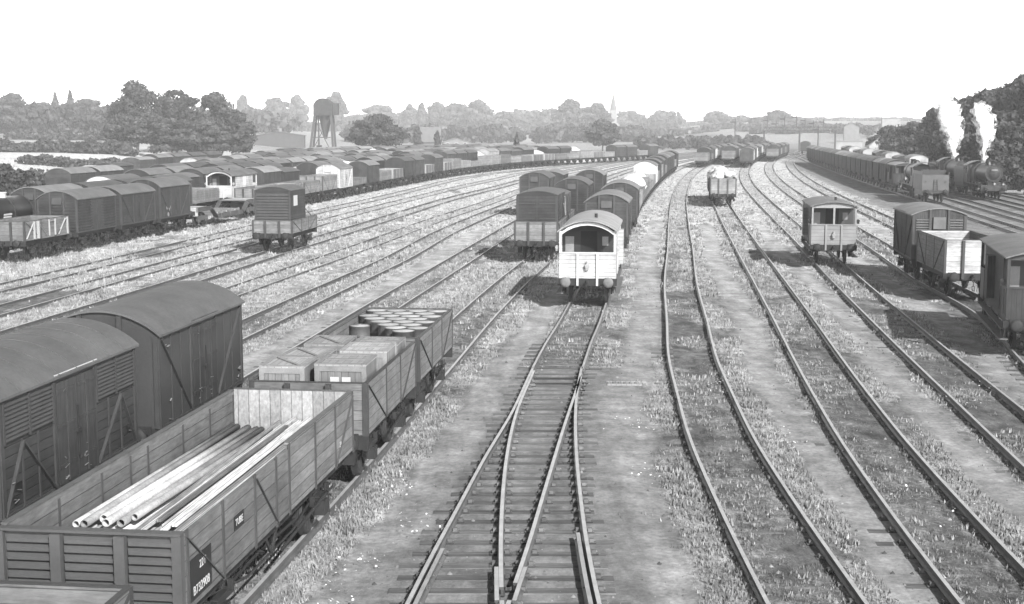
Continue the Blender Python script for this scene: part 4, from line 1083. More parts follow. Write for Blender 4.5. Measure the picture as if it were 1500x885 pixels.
def locomotive(name, loc, rz, label, face, tender_len=5.6, L=9.6, smoke=False, body='locodust'):
    """face = -1: smokebox towards the camera (local -y), tender behind; face = 1: the other way round"""
    root = link(name, None, None, loc, rz); tag(root, label, 'locomotive', 'steam locomotives on the right')
    P = bpy.data.objects.new('boiler_assembly', None)
    y = lambda v: v*face*-1           # v measured from the front (0) backwards, local
    def Y(a, b): return sorted((y(a), y(b)))
    bo = MB(); a, b = y(.7), y(6.4)
    bo.cyl((0, a, 2.55), (0, b, 2.55), .80, 24, .88)
    link('boiler', bo.mesh('boiler', M[body]), root)
    sb = MB(); sb.cyl((0, y(.35), 2.55), (0, y(1.5), 2.55), .86, 24); sb.lathe([(.62, y(.35)),(.55, y(.28)),(.3, y(.22)),(0, y(.2))], (0,0,2.55), 20, 'y'); sb.cyl((0,y(.22),2.55),(0,y(.1),2.55),.05,8)
    sb.box(-.5,.5,*Y(.5,1.5),1.2,1.9)
    link('smokebox', sb.mesh('smokebox', M[body]), root)
    dr = MB(); dr.lathe([(.66, y(.34)),(.64, y(.31)),(.60, y(.31))], (0,0,2.55), 20, 'y'); dr.bar((-.55,y(.24),2.55),(.1,y(.2),2.55),.06,.04)
    pl = MB().box(-.3,.3,*Y(.17,.2),2.86,2.98)
    link('number_plate', pl.mesh('plate', M['lookpane']), root)
    link('smokebox_door_ring', dr.mesh('ring', M['frame']), root)
    c = MB(); c.lathe([(.3,3.3),(.26,3.4),(.24,3.75),(.30,3.80),(.30,3.86),(.2,3.86)], (0, y(.95), 0), 18); link('chimney', c.mesh('chimney', M['loco']), root)
    d = MB(); d.lathe([(.42,3.2),(.36,3.4),(.33,3.65),(.2,3.78),(0,3.82)], (0, y(3.3), 0), 18); link('dome', d.mesh('dome', M['loco']), root)
    fb = MB().prism([(.95,1.5),(-.95,1.5)] + arch(.95,2.9,.6,12), *Y(5.6,7.6)); link('firebox', fb.mesh('firebox', M[body]), root)
    sv = MB().cyl((.1,y(6.0),3.4),(.1,y(6.0),3.7),.07,8).cyl((-.1,y(6.0),3.4),(-.1,y(6.0),3.7),.07,8); link('safety_valve', sv.mesh('valve', M['loco']), root)
    cb = MB(); 
    for s in (-1,1): cb.box(*sorted((s*1.2,s*1.26)),*Y(7.6,9.2),1.3,2.3); cb.box(*sorted((s*1.2,s*1.26)),*Y(7.6,7.9),2.3,3.2); cb.box(*sorted((s*1.2,s*1.26)),*Y(8.7,9.2),2.3,3.2)
    cb.box(-1.2,1.2,*Y(7.6,7.68),1.3,3.25)
    link('cab', cb.mesh('cab', M['locogrey']), root)
    rf = roofmesh(1.26, 3.2, .45, 2.0, M['loco'], n=12); o = link('cab_roof', rf, root, (0, y(8.5), 0))
    ru = MB().box(-1.3,1.3,*Y(.2,9.3),1.32,1.40)
    for s in (-1,1):
        ru.box(s*.6-.02,s*.6+.02,*Y(.3,9.2),.55,1.32)
        for k, v in enumerate((2.4,4.2,6.0)): ru.box(*sorted((s*.7,s*1.05)),*Y(v-.35,v+.35),1.40,1.62)
    ru.box(-1.28,1.28,*Y(.05,.2),.82,1.32)
    link('running_plate', ru.mesh('plate', M['loco']), root)
    cy = MB()
    for s in (-1,1):
        cy.cyl((s*.98,y(.9),.85),(s*.98,y(2.0),.85),.3,14); cy.box(*sorted((s*.75,s*1.2)),*Y(.95,1.95),.9,1.3)
        cy.bar((s*1.05,y(2.0),.85),(s*1.05,y(4.3),.8),.05,.1); cy.bar((s*1.08,y(2.8),.55),(s*1.08,y(6.4),.55),.05,.12)
    link('cylinder', cy.mesh('cylinder', M['loco']), root)
    lp = MB().cyl((0,y(.02),1.55),(0,y(-.1),1.55),.1,10).cyl((.85,y(.0),1.5),(.85,y(-.1),1.5),.09,10).box(-.06,.06,*Y(-.04,.06),1.4,1.52)
    if face < 0: link('head_lamp', lp.mesh('lamp', M['lamp']), root)
    loco_wheels(root, [y(1.3)], .48); loco_wheels(root, [y(2.9), y(4.6), y(6.3)], .80)
    for x in (-.865,.865): link('buffer', BUF, root, (x, y(.05), 1.05), 0 if y(1) > y(0) else PI)
    # tender
    ya, yb = Y(9.7, 9.7 + tender_len)
    tender(root, ya, yb, -1 if face > 0 else 1)
    return root
x, y, rz = CJ.at(CJ.s_at_y(131.0 + 15.2))
locomotive('steam_locomotive', (x, y, 0), rz, 'steam engine pushing the long goods train, its grey tender towards us', 1, 5.5)
x, y, rz = CJ3.at(CJ3.s_at_y(137.0)); LA = (x, y, rz)
locomotive('steam_locomotive', (x, y, 0), rz, 'black steam engine at far right facing us with its smokebox in front', -1)
x, y, rz = CJ3.at(CJ3.s_at_y(153.5)); LB = (x, y, rz)
locomotive('steam_locomotive', (x, y, 0), rz, 'black steam engine coupled behind the front one at far right', -1)

# steam columns, dense lumpy clouds of finite volume
def steam(label, base, pts, seed):
    t = NT('steam_cloud_' + str(seed)); t.finish(.97, 1.0, spec=0.0)
    t.b.inputs['Subsurface Weight'].default_value = .5; t.b.inputs['Subsurface Radius'].default_value = (1.5,1.5,1.5); t.b.inputs['Subsurface Scale'].default_value = .6
    rr = random.Random(seed); m = MB()
    import bmesh
    bm = bmesh.new()
    for i in range(len(pts)-1):
        (x0,z0,r0),(x1,z1,r1) = pts[i], pts[i+1]; n = 7
        for k in range(n):
            q = k/n; x = x0+(x1-x0)*q; z = z0+(z1-z0)*q; r = r0+(r1-r0)*q
            for j in range(3):
                a = rr.uniform(0, 2*PI); rad_ = r*rr.uniform(.45,.75)
                mat = Matrix.Translation((x+math.cos(a)*r*.5*rr.random(), math.sin(a)*r*.5*rr.random(), z+rr.uniform(-.3,.3)*r)) @ Matrix.Diagonal((rad_, rad_, rad_*rr.uniform(.8,1.3), 1))
                bmesh.ops.create_icosphere(bm, subdivisions=2, radius=1, matrix=mat)
    me = bpy.data.meshes.new('steam'); bm.to_mesh(me); bm.free(); me.materials.append(t.m)
    me.polygons.foreach_set('use_smooth', [True]*len(me.polygons))
    o = link('steam_cloud', me, None, base)
    r = o.modifiers.new('remesh', 'REMESH'); r.mode = 'VOXEL'; r.voxel_size = .22; r.use_smooth_shade = True
    tx = bpy.data.textures.new('steam_noise%d' % seed, 'CLOUDS'); tx.noise_scale = .7; tx.noise_depth = 3
    d = o.modifiers.new('displace', 'DISPLACE'); d.texture = tx; d.strength = .75; d.mid_level = .5
    t2 = NT('steam_wisp_' + str(seed)); t2.finish(.97, 1.0, spec=0.0)
    co = t2.coord(); al = t2.mr(t2.noise(co, 1.1, 5, .65), .46, .66, 0, .55); t2.put(t2.b.inputs['Alpha'], t2.math('MINIMUM', t2.math('MAXIMUM', al, 0.0), .5))
    for q, gr in enumerate((.16, .34)):
        me2 = me.copy(); me2.materials.clear(); me2.materials.append(t2.m)
        nrm = np.zeros(len(me2.vertices)*3, np.float32)
        w2 = link('wisp', me2, o); r2 = w2.modifiers.new('remesh', 'REMESH'); r2.mode = 'VOXEL'; r2.voxel_size = .3; r2.use_smooth_shade = True
        d0 = w2.modifiers.new('grow', 'DISPLACE'); d0.strength = gr; d0.mid_level = 0
        d2 = w2.modifiers.new('displace', 'DISPLACE'); d2.texture = tx; d2.strength = 1.3; d2.mid_level = .45
    tag(o, label, 'steam', 'steam plumes', 'thing')
steam('white steam column from the front engine at far right, the right one of two', local(LA[:2], LA[2], 0, 6.0, 3.72), [(0,0,.13),(.05,1.0,.26),(.15,2.2,.48),(.3,3.2,.75),(-.1,4.1,.75),(-.5,4.9,.7),(-.6,5.5,.4)], 11)
steam('white steam column from the second engine, left one of the two plumes', local(LB[:2], LB[2], 0, 6.0, 3.72), [(0,0,.18),(.0,1.2,.4),(-.1,2.6,.75),(-.4,4.0,1.15),(-.9,5.2,1.1),(-1.5,6.2,.7),(-1.9,6.7,.4)], 12)
# ------------------------------------------------------------------ ground
TR = [(xE,4.65),(fF,0),(fG,0),(fH,0),(fI,0),(fA,0),(fB,0),(fN,0),(fN1,0),(fM,0),(fK2,0),(fK,0),(f0,0)]
def smooth(a, b, x): t = np.clip((x-a)/(b-a), 0, 1); return t*t*(3-2*t)
rng = np.random.default_rng(4)
def vnoise(x, y, seed=0):
    xi = np.floor(x).astype(np.int64); yi = np.floor(y).astype(np.int64); fx = x-xi; fy = y-yi
    fx = fx*fx*(3-2*fx); fy = fy*fy*(3-2*fy)
    def h(a, b):
        n = (a*374761393 + b*668265263 + seed*1442695) & 0x7fffffff
        n = ((n ^ (n >> 13)) * 1274126177) & 0x7fffffff
        return ((n ^ (n >> 16)) & 0xffff) / 65535.0
    return (h(xi,yi)*(1-fx)+h(xi+1,yi)*fx)*(1-fy) + (h(xi,yi+1)*(1-fx)+h(xi+1,yi+1)*fx)*fy
def fbm(x, y, seed=0, o=4):
    s = 0; a = .5; t = 0
    for k in range(o): s = s + a*vnoise(x*2**k, y*2**k, seed+k); t += a; a *= .55
    return s/t
def masks(x, y):
    """path, weed and inner (between the rails) masks at ground points"""
    path = np.zeros_like(x); inner = np.zeros_like(x)
    wob = (fbm(x*.0+3, y*.12, 5, 3) - .5)*.8
    def strip(c, off, hw, y0=-99, y1=999, amt=1.0):
        nonlocal path
        d = np.abs(x - c(y) - off - wob)
        e = hw*(.8+.5*fbm(x*.8, y*.4, 9, 2))
        path = np.maximum(path, amt*(1-smooth(e*.7, e*1.15, d))*smooth(y0-3,y0+3,y)*(1-smooth(y1-6,y1+6,y)))
    strip(fA, 2.25, .55, 8, 110); strip(fN, 2.1, .75, 20, 100); strip(xE, 2.1, .55, 12, 105); strip(fF, 2.05, .5, 8, 110, .9)
    strip(fG, 1.9, .55, 8, 90, .9); strip(fN1, 2.0, .4, 20, 90, .5); strip(xE, -1.75, .6, 38, 110, .9)
    strip(fH, -2.0, .3, 20, 100, .4); strip(fH, 2.1, 1.0, 50, 200, .7); strip(fJ, 0, 6.5, 30, 400, .9)
    strip(lineoff(fJ, 9), 0, 5.5, 30, 400, .8)
    # open cinder area right of the turnout
    e = smooth(1.9, 2.5, x)*(1-smooth(2.7, 3.3, x - (xE(y)-4.6)))*(1-smooth(36.5, 40.5, y + 2*(fbm(x*.7,y*.7,3,2)-.5)))
    path = np.maximum(path, e)
    tz = (1-smooth(1.9,2.6,np.abs(x - np.interp(y,[8,20,30,40],[-.3,-.1,.5,1.4]))))*(1-smooth(40.6,41.6,y))
    for c, _ in TR:
        d = np.abs(x - c(y))
        inner = np.maximum(inner, 1-smooth(.55, .95, d))
    inner = np.where(tz > .3, 0, inner)
    path = np.maximum(path*(1-inner), tz*.55)
    far = smooth(55, 120, y)
    n1 = fbm(x*.55, y*.35, 31, 4); n2 = fbm(x*.16, y*.09, 51, 3)
    weed = np.clip((n1*.8 + n2*.7 - .50 + far*.20)*3.2, 0, 1)
    weed = weed*(1-path*.93)
    weed = np.where(tz > .3, weed*.15, weed)
    weed = weed*(1 - inner*.55*(1-smooth(45, 80, y))*(.5+n2))
    return np.clip(path,0,1), weed, inner, tz
yr = np.concatenate([np.arange(-40, 6, 4), np.arange(6, 60, .3), np.arange(60, 130, .6), np.arange(130, 320, 2.0), 320*1.09**np.arange(0, 33)])
xr = np.concatenate([-44*1.14**np.arange(34, 0, -1), np.arange(-44, -14, .6), np.arange(-14, 20, .3), np.arange(20, 60, .6), 60*1.14**np.arange(0, 33)])
X, Y = np.meshgrid(xr, yr)
P_, W_, I_, T_ = masks(X, Y)
Z = -.205 + .05*(fbm(X*1.1, Y*1.1, 71, 3)-.5)*(1-P_) + .03*W_ + .012*I_
T2 = smooth(.2, .95, T_); Z = Z*(1-T2) + T2*(-.179 + .014*(fbm(X*2, Y*2, 77, 2)-.5))
dj = X - fJ(np.clip(Y, 60, 420)); S_ = smooth(-7.5, -4.5, dj)*(1-smooth(11, 15, dj))*smooth(40, 60, Y)  # dark sooty ballast plus the goods train's shadow, painted into the ground tone
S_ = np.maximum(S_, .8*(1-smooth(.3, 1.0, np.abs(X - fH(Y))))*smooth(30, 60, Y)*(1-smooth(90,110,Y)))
near = (np.abs(X) < 60) & (Y > 5) & (Y < 420)
Z = np.where(near, Z, -.24)
Z += 12*smooth(480, 950, Y)*smooth(-60, 110, X - .09*Y)
Z += 12*smooth(0, 22, (X - (fJ(np.clip(Y,60,420)) + 17)))*smooth(20,70,Y)*(1-smooth(260,340,Y))
Z += 2.0*smooth(0, 30, -X-62) + 2.4*smooth(0,40,-X-80)*smooth(320,440,Y)
nr, nc = X.shape
V = np.stack([X.ravel(), Y.ravel(), Z.ravel()], 1)
idx = np.arange(nr*nc).reshape(nr, nc)
F = np.stack([idx[:-1,:-1].ravel(), idx[:-1,1:].ravel(), idx[1:,1:].ravel(), idx[1:,:-1].ravel()], 1)
def ground_mat():
    t = NT('ground'); co = t.coord('Object'); p = t.attr('path'); wd = t.attr('weed'); inn = t.attr('inner'); tz = t.attr('timbered')
    fine = t.noise(co, 9, 5, .7); mid = t.noise(co, 2.2, 5, .65); spk = t.noise(co, 26, 3, .7); big = t.noise(co, .35, 4, .6)
    st = t.noise(t.map(co, (1,.45,1)), 3.2, 6, .7)
    cinder = t.math('MULTIPLY', t.mr(mid, .3, .7, .135, .205), t.mr(fine, .3, .7, .72, 1.28))
    soil = t.math('MULTIPLY', t.mr(st, .32, .68, .04, .14), t.mr(spk, .3, .7, .6, 1.45))
    dry = t.math('MULTIPLY', t.mr(st, .3, .7, .13, .30), t.mr(spk, .3, .7, .7, 1.3))
    k = t.math('ADD', wd, t.math('MULTIPLY', t.math('SUBTRACT', fine, .5), 1.2))
    k = t.math('ADD', k, t.math('MULTIPLY', t.math('SUBTRACT', mid, .5), 1.2))
    k = t.mr(k, .32, .62, 0, 1); 
    kk = t.n('Clamp'); t.l(k, kk.inputs[0]); k = kk.outputs[0]; oy = t.sep(co)[1]
    def mix(a, b, f):
        o = t.n('Mix', data_type='FLOAT'); t.put(o.inputs[0], f); t.put(o.inputs[2], a); t.put(o.inputs[3], b); return o.outputs[0]
    base = mix(mix(soil, cinder, p), dry, k)
    base = t.math('MULTIPLY', base, t.mr(t.noise(co, .9, 4, .7), .35, .65, .72, 1.22))
    base = t.math('MULTIPLY', base, t.mr(t.attr('soot_shade'), 0, 1, 1, .5))
    base = t.math('MULTIPLY', base, t.mr(t.noise(t.map(co, (1.3,.22,1)), 1.2, 5, .65), .36, .64, .8, 1.22))
    dark = t.math('MULTIPLY', base, t.mr(t.math('MULTIPLY', inn, t.mr(big,.35,.65,.5,1)), 0, 1, 1, .66))
    dark = t.math('MULTIPLY', dark, t.mr(tz, 0, 1, 1, .92))
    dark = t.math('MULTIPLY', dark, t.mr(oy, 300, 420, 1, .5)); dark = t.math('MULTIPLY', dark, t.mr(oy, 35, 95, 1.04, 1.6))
    h = t.math('ADD', t.math('MULTIPLY', fine, .6), t.math('MULTIPLY', spk, .4))
    return t.finish(dark, .95, h, .6, .05, spec=.1)
g = link('ground', npmesh('ground', V, F, ground_mat(), {'path': P_.ravel(), 'weed': W_.ravel(), 'inner': I_.ravel(), 'timbered': T_.ravel(), 'soot_shade': S_.ravel()}, smooth=True))
tag(g, kind='structure')
def gz(x, y):
    j = np.clip(np.searchsorted(xr, x)-1, 0, nc-2); i = np.clip(np.searchsorted(yr, y)-1, 0, nr-2); 
    fx = (x-xr[j])/(xr[j+1]-xr[j]); fy = (y-yr[i])/(yr[i+1]-yr[i])
    return (Z[i,j]*(1-fx)+Z[i,j+1]*fx)*(1-fy) + (Z[i+1,j]*(1-fx)+Z[i+1,j+1]*fx)*fy

# weeds: real blades and leaves scattered over the ground
def tufts(name, N, yr_, size, nb, seed, thr, tone, spread, flower=False):
    r = np.random.default_rng(seed)
    y = yr_[0]*(yr_[1]/yr_[0])**r.random(N*4)
    half = y*.40 + 3
    x = (r.random(N*4)*2-1)*half
    p, wd, inn, tz = masks(x, y)
    keep = r.random(N*4) < np.clip((wd - thr)*2.2, .006 if not flower else 0, 1)*(1-.85*p)
    for c, _ in TR:
        d = np.abs(np.abs(x - c(y)) - .753); keep &= d > .045
    keep &= ~((tz > .3) & (r.random(N*4) > .06))
    x, y, wd = x[keep][:N], y[keep][:N], wd[keep][:N]; n = len(x); z = gz(x, y)
    grow = (.7 + 1.3*r.random(n)**2)*size*np.clip(.5 + y/85, .65, 1.6)*(.6 + .9*fbm(x*.9, y*.6, 91, 3))
    V = np.zeros((n, nb, 3, 3)); T = np.zeros((n, nb, 3))
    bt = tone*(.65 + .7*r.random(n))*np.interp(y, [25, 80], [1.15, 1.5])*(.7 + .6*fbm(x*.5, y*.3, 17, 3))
    for b in range(nb):
        a = r.random(n)*2*PI; ox = (r.random(n)-.5)*spread; oy = (r.random(n)-.5)*spread
        wv = grow*(.16 + .22*r.random(n)); hh = grow*(.55 + .6*r.random(n)); ln = grow*.55*r.random(n); la = r.random(n)*2*PI
        bx, by = x+ox, y+oy
        V[:,b,0] = np.stack([bx-np.cos(a)*wv, by-np.sin(a)*wv, z-.02], 1); V[:,b,1] = np.stack([bx+np.cos(a)*wv, by+np.sin(a)*wv, z-.02], 1)
        V[:,b,2] = np.stack([bx+np.cos(la)*ln, by+np.sin(la)*ln, z+hh], 1)
        T[:,b,:] = (bt*(.8+.4*r.random(n)))[:,None]
    Vf = V.reshape(-1,3); Ff = np.arange(len(Vf)).reshape(-1,3)
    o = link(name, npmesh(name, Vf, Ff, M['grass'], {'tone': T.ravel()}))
    tag(o, kind='stuff'); return o
tag(tufts('grass', 120000, (12, 250), .060, 5, 1, .28, .37, .22), 'pale dry grass and weeds grown over the sidings', 'grass')
tag(tufts('low_weeds', 45000, (12, 110), .045, 5, 2, .05, .22, .2), 'low dark weeds between the rails', 'weeds')
tag(tufts('tall_weeds', 5000, (13, 120), .09, 7, 5, .55, .26, .3), 'clumps of taller dark weeds and docks', 'weeds')
def flowers():
    r = np.random.default_rng(9); C = [(-1.9,24.5,.5),(-2.2,27,.5),(-2.6,22,.4),(3.1,33,.6),(2.9,28.2,.4),(12.6,38,1.0),(12.2,36,.7),(8.0,26,1.2),(5.9,38,.4),(6.5,31,.5),(-3.0,20.3,.5)]
    xs, ys = [], []
    for cx, cy, s in C:
        n = 26; xs.append(cx + r.normal(0, s*.5, n)); ys.append(cy + r.normal(0, s, n))
    x = np.concatenate(xs); y = np.concatenate(ys); z = gz(x, y) + .06 + .12*r.random(len(x)); V = []; F = []
    for i in range(len(x)):
        q = .007 + .013*r.random(); t = r.normal(0,.4,2); o = len(V)
        V += [(x[i]-q,y[i]-q,z[i]-t[0]*q),(x[i]+q,y[i]-q,z[i]+t[1]*q),(x[i]+q,y[i]+q,z[i]+t[0]*q),(x[i]-q,y[i]+q,z[i]-t[1]*q)]; F.append((o,o+1,o+2,o+3))
    o = link('wild_flowers', npmesh('flowers', V, F, M['grass'], {'tone': np.full(len(V), 1.3)})); tag(o, 'small white flowers in the weeds beside the tracks', 'flowers', kind='stuff')
flowers()
# loose stones
def stones():
    r = np.random.default_rng(14); n = 2600; y = 14*(60/14)**r.random(n); x = (r.random(n)*2-1)*(y*.38+2); z = gz(x,y); V = []; F = []; T = []
    for i in range(n):
        q = .02 + .05*r.random()**3; o = len(V); a = r.random()*6; tn = .12 + .5*r.random()**2
        for k in range(5): V.append((x[i]+q*math.cos(a+k*1.257)*r.uniform(.7,1.2), y[i]+q*math.sin(a+k*1.257)*r.uniform(.7,1.2), z[i]-.01))
        V.append((x[i], y[i], z[i]+q*.8)); T += [tn]*6
        for k in range(5): F.append((o+k, o+(k+1)%5, o+5))
    o = link('loose_stones', npmesh('stones', V, F, M['grass'], {'tone': T})); tag(o, 'loose stones and clinker scattered over the ground', 'stones', kind='stuff')
stones()

# ------------------------------------------------------------------ trees
def crown_mesh(name, seed, style='broad', nleaf=5200, mat=None, q=.05):
    """crown of unit height (z 0..1) and unit half-width; leaf clumps spread over lumps"""
    r = np.random.default_rng(seed); L = []
    if style == 'broad':
        for k in range(80):
            t = r.random(); z = .16 + .74*t; R = math.sin(PI*min(1, (t*.86+.14)))**.6*.72
            a = r.random()*2*PI; rr_ = R*math.sqrt(r.random())
            L.append((math.cos(a)*rr_, math.sin(a)*rr_, z, r.uniform(.09,.28), r.uniform(.04,.12)))
    elif style == 'cone':
        for k in range(22):
            t = k/22; L.append((r.normal(0,.12)*(1-t), r.normal(0,.12)*(1-t), .08+.88*t, (1-t)*.75+.1, .06))
    elif style == 'column':
        for k in range(16):
            t = k/16; L.append((r.normal(0,.1), r.normal(0,.1), .05+.88*t, .8*math.sin(PI*(t*.8+.18))**.7, .07))
    n = nleaf; Ls = np.array(L); w_ = Ls[:,3]**2*Ls[:,4]**.5; i = r.choice(len(Ls), n, p=w_/w_.sum())
    d = r.normal(size=(n,3)); d /= np.linalg.norm(d,axis=1)[:,None]; rad_ = (.5 + .5*r.random(n)**.6)*(1+.25*r.random(n)**4)
    c = Ls[i,:3] + d*rad_[:,None]*np.stack([Ls[i,3],Ls[i,3],Ls[i,4]],1)
    lt = r.uniform(.6, 1.4, len(Ls))[i]
    return c, d, r, lt
def leaves(c, d, r, size, name, mat, tone, sz=None, elong=1.0, lt=1.0):
    n = len(c); nrm = d + r.normal(0,.45,(n,3)); nrm /= np.linalg.norm(nrm,axis=1)[:,None]
    up = np.array([0,0,1.0]); a = np.cross(nrm, up + r.normal(0,.3,(n,3))); a /= np.linalg.norm(a,axis=1)[:,None]+1e-9; b = np.cross(nrm, a)
    s = size*(.4+r.random(n)) if sz is None else sz*(.4+r.random(n))
    V = np.zeros((n,4,3))
    for k, (p, q) in enumerate(((-1,-.6),(.7,-1),(1,.7),(-.6,1))):
        V[:,k] = c + a*(p*s*.8)[:,None]*elong + b*(q*s*.8)[:,None] + r.normal(0,.12,(n,3))*s[:,None]
    T = np.repeat(tone*lt*(.6+.8*r.random(n)), 4)
    return npmesh(name, V.reshape(-1,3), np.arange(n*4).reshape(-1,4), mat, {'tone': T})
CR = {}
def crown(style, seed, W, H, dens=1.0, far=1.0):
    key = (style, seed, round(W), round(H), round(far, 1))
    if key not in CR:
        n = int(min(15000, max(2500, 26*W*H*dens*4)))
        c, d, r, lt = crown_mesh('c', seed, style, n)
        c = c*np.array([W/2*.98, W/2*.98, H])
        CR[key] = leaves(c, d, r, (.25 if style != 'column' else .2)*far, 'crown', M['leaf'], 1.0, lt=lt)
    return CR[key]
def tree(x, y, W, H, label, style='broad', tone=1.0, group=None, trunk=.18, seed=None, z=None, nm='tree'):
    seed = R_.randrange(4) if seed is None else seed
    z = float(gz(np.array([x]), np.array([y]))[0]) if z is None else z
    root = link(nm, None, None, (x, y, z-.1), R_.uniform(0, 6.28)); tag(root, label, 'tree', group)
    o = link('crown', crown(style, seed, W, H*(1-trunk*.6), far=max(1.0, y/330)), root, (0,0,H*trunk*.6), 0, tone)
    t = MB(); rt = max(.18, H*.022)
    t.cyl((0,0,0),(0,0,H*.5),rt,8,rt*.55)
    for k in range(5):
        a = k*1.3; t.cyl((0,0,H*(.2+.06*k)),(math.cos(a)*W*.28,math.sin(a)*W*.28,H*(.45+.07*k)),rt*.4,6,rt*.12)
    link('trunk', t.mesh('trunk', M['bark']), root)
    return root
def px(p, Zd): return (p-750)/1980*Zd
def topz(y, Zd): return CAMH + (187-y)/1996*Zd
#           px, top y, width px, distance, tone, style
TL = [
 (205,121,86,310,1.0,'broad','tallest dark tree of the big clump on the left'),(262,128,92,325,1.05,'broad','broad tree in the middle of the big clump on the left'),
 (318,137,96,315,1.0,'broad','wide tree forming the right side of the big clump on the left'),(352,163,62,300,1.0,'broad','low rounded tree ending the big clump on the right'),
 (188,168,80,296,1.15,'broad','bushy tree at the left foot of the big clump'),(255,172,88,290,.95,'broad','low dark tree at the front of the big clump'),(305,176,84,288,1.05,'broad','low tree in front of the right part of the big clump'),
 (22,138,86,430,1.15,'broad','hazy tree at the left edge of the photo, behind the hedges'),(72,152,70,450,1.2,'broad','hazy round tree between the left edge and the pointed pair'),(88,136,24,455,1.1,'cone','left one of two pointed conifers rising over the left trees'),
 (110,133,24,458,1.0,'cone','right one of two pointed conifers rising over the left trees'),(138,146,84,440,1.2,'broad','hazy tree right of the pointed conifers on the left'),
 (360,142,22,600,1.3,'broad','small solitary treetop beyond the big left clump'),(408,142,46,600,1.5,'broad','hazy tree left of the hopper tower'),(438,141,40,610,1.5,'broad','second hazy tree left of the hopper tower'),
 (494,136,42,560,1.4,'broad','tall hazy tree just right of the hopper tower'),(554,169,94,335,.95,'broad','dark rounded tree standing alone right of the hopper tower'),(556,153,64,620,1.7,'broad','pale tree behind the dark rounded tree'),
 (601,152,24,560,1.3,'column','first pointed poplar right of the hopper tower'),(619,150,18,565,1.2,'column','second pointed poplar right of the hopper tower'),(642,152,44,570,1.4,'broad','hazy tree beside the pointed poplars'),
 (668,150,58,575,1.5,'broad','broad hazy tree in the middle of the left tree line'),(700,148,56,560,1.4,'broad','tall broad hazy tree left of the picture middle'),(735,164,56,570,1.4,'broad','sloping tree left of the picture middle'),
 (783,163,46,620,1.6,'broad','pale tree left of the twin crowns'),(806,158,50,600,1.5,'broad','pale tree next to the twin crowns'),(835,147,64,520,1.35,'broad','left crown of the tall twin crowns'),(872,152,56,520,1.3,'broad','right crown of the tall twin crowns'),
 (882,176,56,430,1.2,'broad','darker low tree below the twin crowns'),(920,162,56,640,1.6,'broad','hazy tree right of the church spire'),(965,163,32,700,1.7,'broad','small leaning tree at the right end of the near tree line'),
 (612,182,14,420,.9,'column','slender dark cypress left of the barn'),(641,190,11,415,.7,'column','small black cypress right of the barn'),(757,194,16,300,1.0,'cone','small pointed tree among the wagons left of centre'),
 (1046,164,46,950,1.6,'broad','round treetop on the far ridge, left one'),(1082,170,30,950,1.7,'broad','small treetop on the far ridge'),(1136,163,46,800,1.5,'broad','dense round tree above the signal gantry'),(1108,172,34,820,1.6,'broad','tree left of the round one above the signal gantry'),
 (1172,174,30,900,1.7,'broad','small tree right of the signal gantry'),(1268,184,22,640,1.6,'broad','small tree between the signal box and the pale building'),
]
GTl = 'trees along the skyline'
for i, (p, ty, wp, Zd, tn, st, lab) in enumerate(TL):
    if Zd >= 510 and Zd < 750 and p < 990: Zd = Zd*1.65
    if Zd > 500: tn *= 1.0
    elif 420 <= Zd < 470 and p < 500: Zd = Zd*1.2
    W = wp/1980*Zd*1.12; x = px(p, Zd); z0 = float(gz(np.array([x]), np.array([float(Zd)]))[0]); H = topz(ty, Zd) - z0
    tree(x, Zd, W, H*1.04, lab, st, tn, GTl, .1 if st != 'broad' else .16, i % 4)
# right bank
TB = [(1385,148,72,228,1.0),(1413,138,72,214,1.0),(1440,134,84,202,1.0),(1470,126,84,190,.95),(1300,186,60,300,1.2),(1335,176,60,270,1.15),(1362,160,46,235,1.0),(1398,150,70,215,.95),(1425,140,70,205,1.0),(1455,138,80,190,.95),(1490,112,80,180,1.0),(1540,85,90,175,1.0),(1470,165,76,170,1.05),(1430,178,66,178,1.1),(1380,190,60,200,1.1),(1345,204,50,230,1.2),(1510,150,80,160,1.05),(1405,205,50,185,1.15),(1460,205,60,160,1.1),(1500,200,60,150,1.15),(1590,120,100,165,1.0),(1318,205,46,260,1.25)]
names = ['tree closing the gap left of the left plume','tree filling the skyline between the plumes','tree filling the skyline behind the right plume','tree rising toward the top of the wooded bank','lowest tree at the left end of the wooded bank','second tree from the left end of the wooded bank','tree just left of the left steam plume','tree behind the left steam plume','tree between the two steam plumes','tall tree behind the right steam plume','tall tree at the top right corner of the wooded bank','tree beyond the right edge atop the wooded bank',
 'dense tree low behind the right steam plume','dense tree low between the steam plumes','shorter tree below the left steam plume','small tree left of the engines on the bank','tree at the right edge halfway up the bank','small tree right behind the second engine','bushy tree above the front engine','bushy tree at the right edge near the lines','tree past the right edge of the bank','small tree at the left foot of the wooded bank']
for i, (p, ty, wp, Zd, tn) in enumerate(TB):
    W = wp/1980*Zd*1.25; x = px(p, Zd); z0 = float(gz(np.array([x]), np.array([float(Zd)]))[0]); H = max(3.0, topz(ty, Zd) - z0)
    tree(x, Zd, W, H*1.05, names[i], 'broad', tn, 'trees on the wooded bank', .05, i % 4)
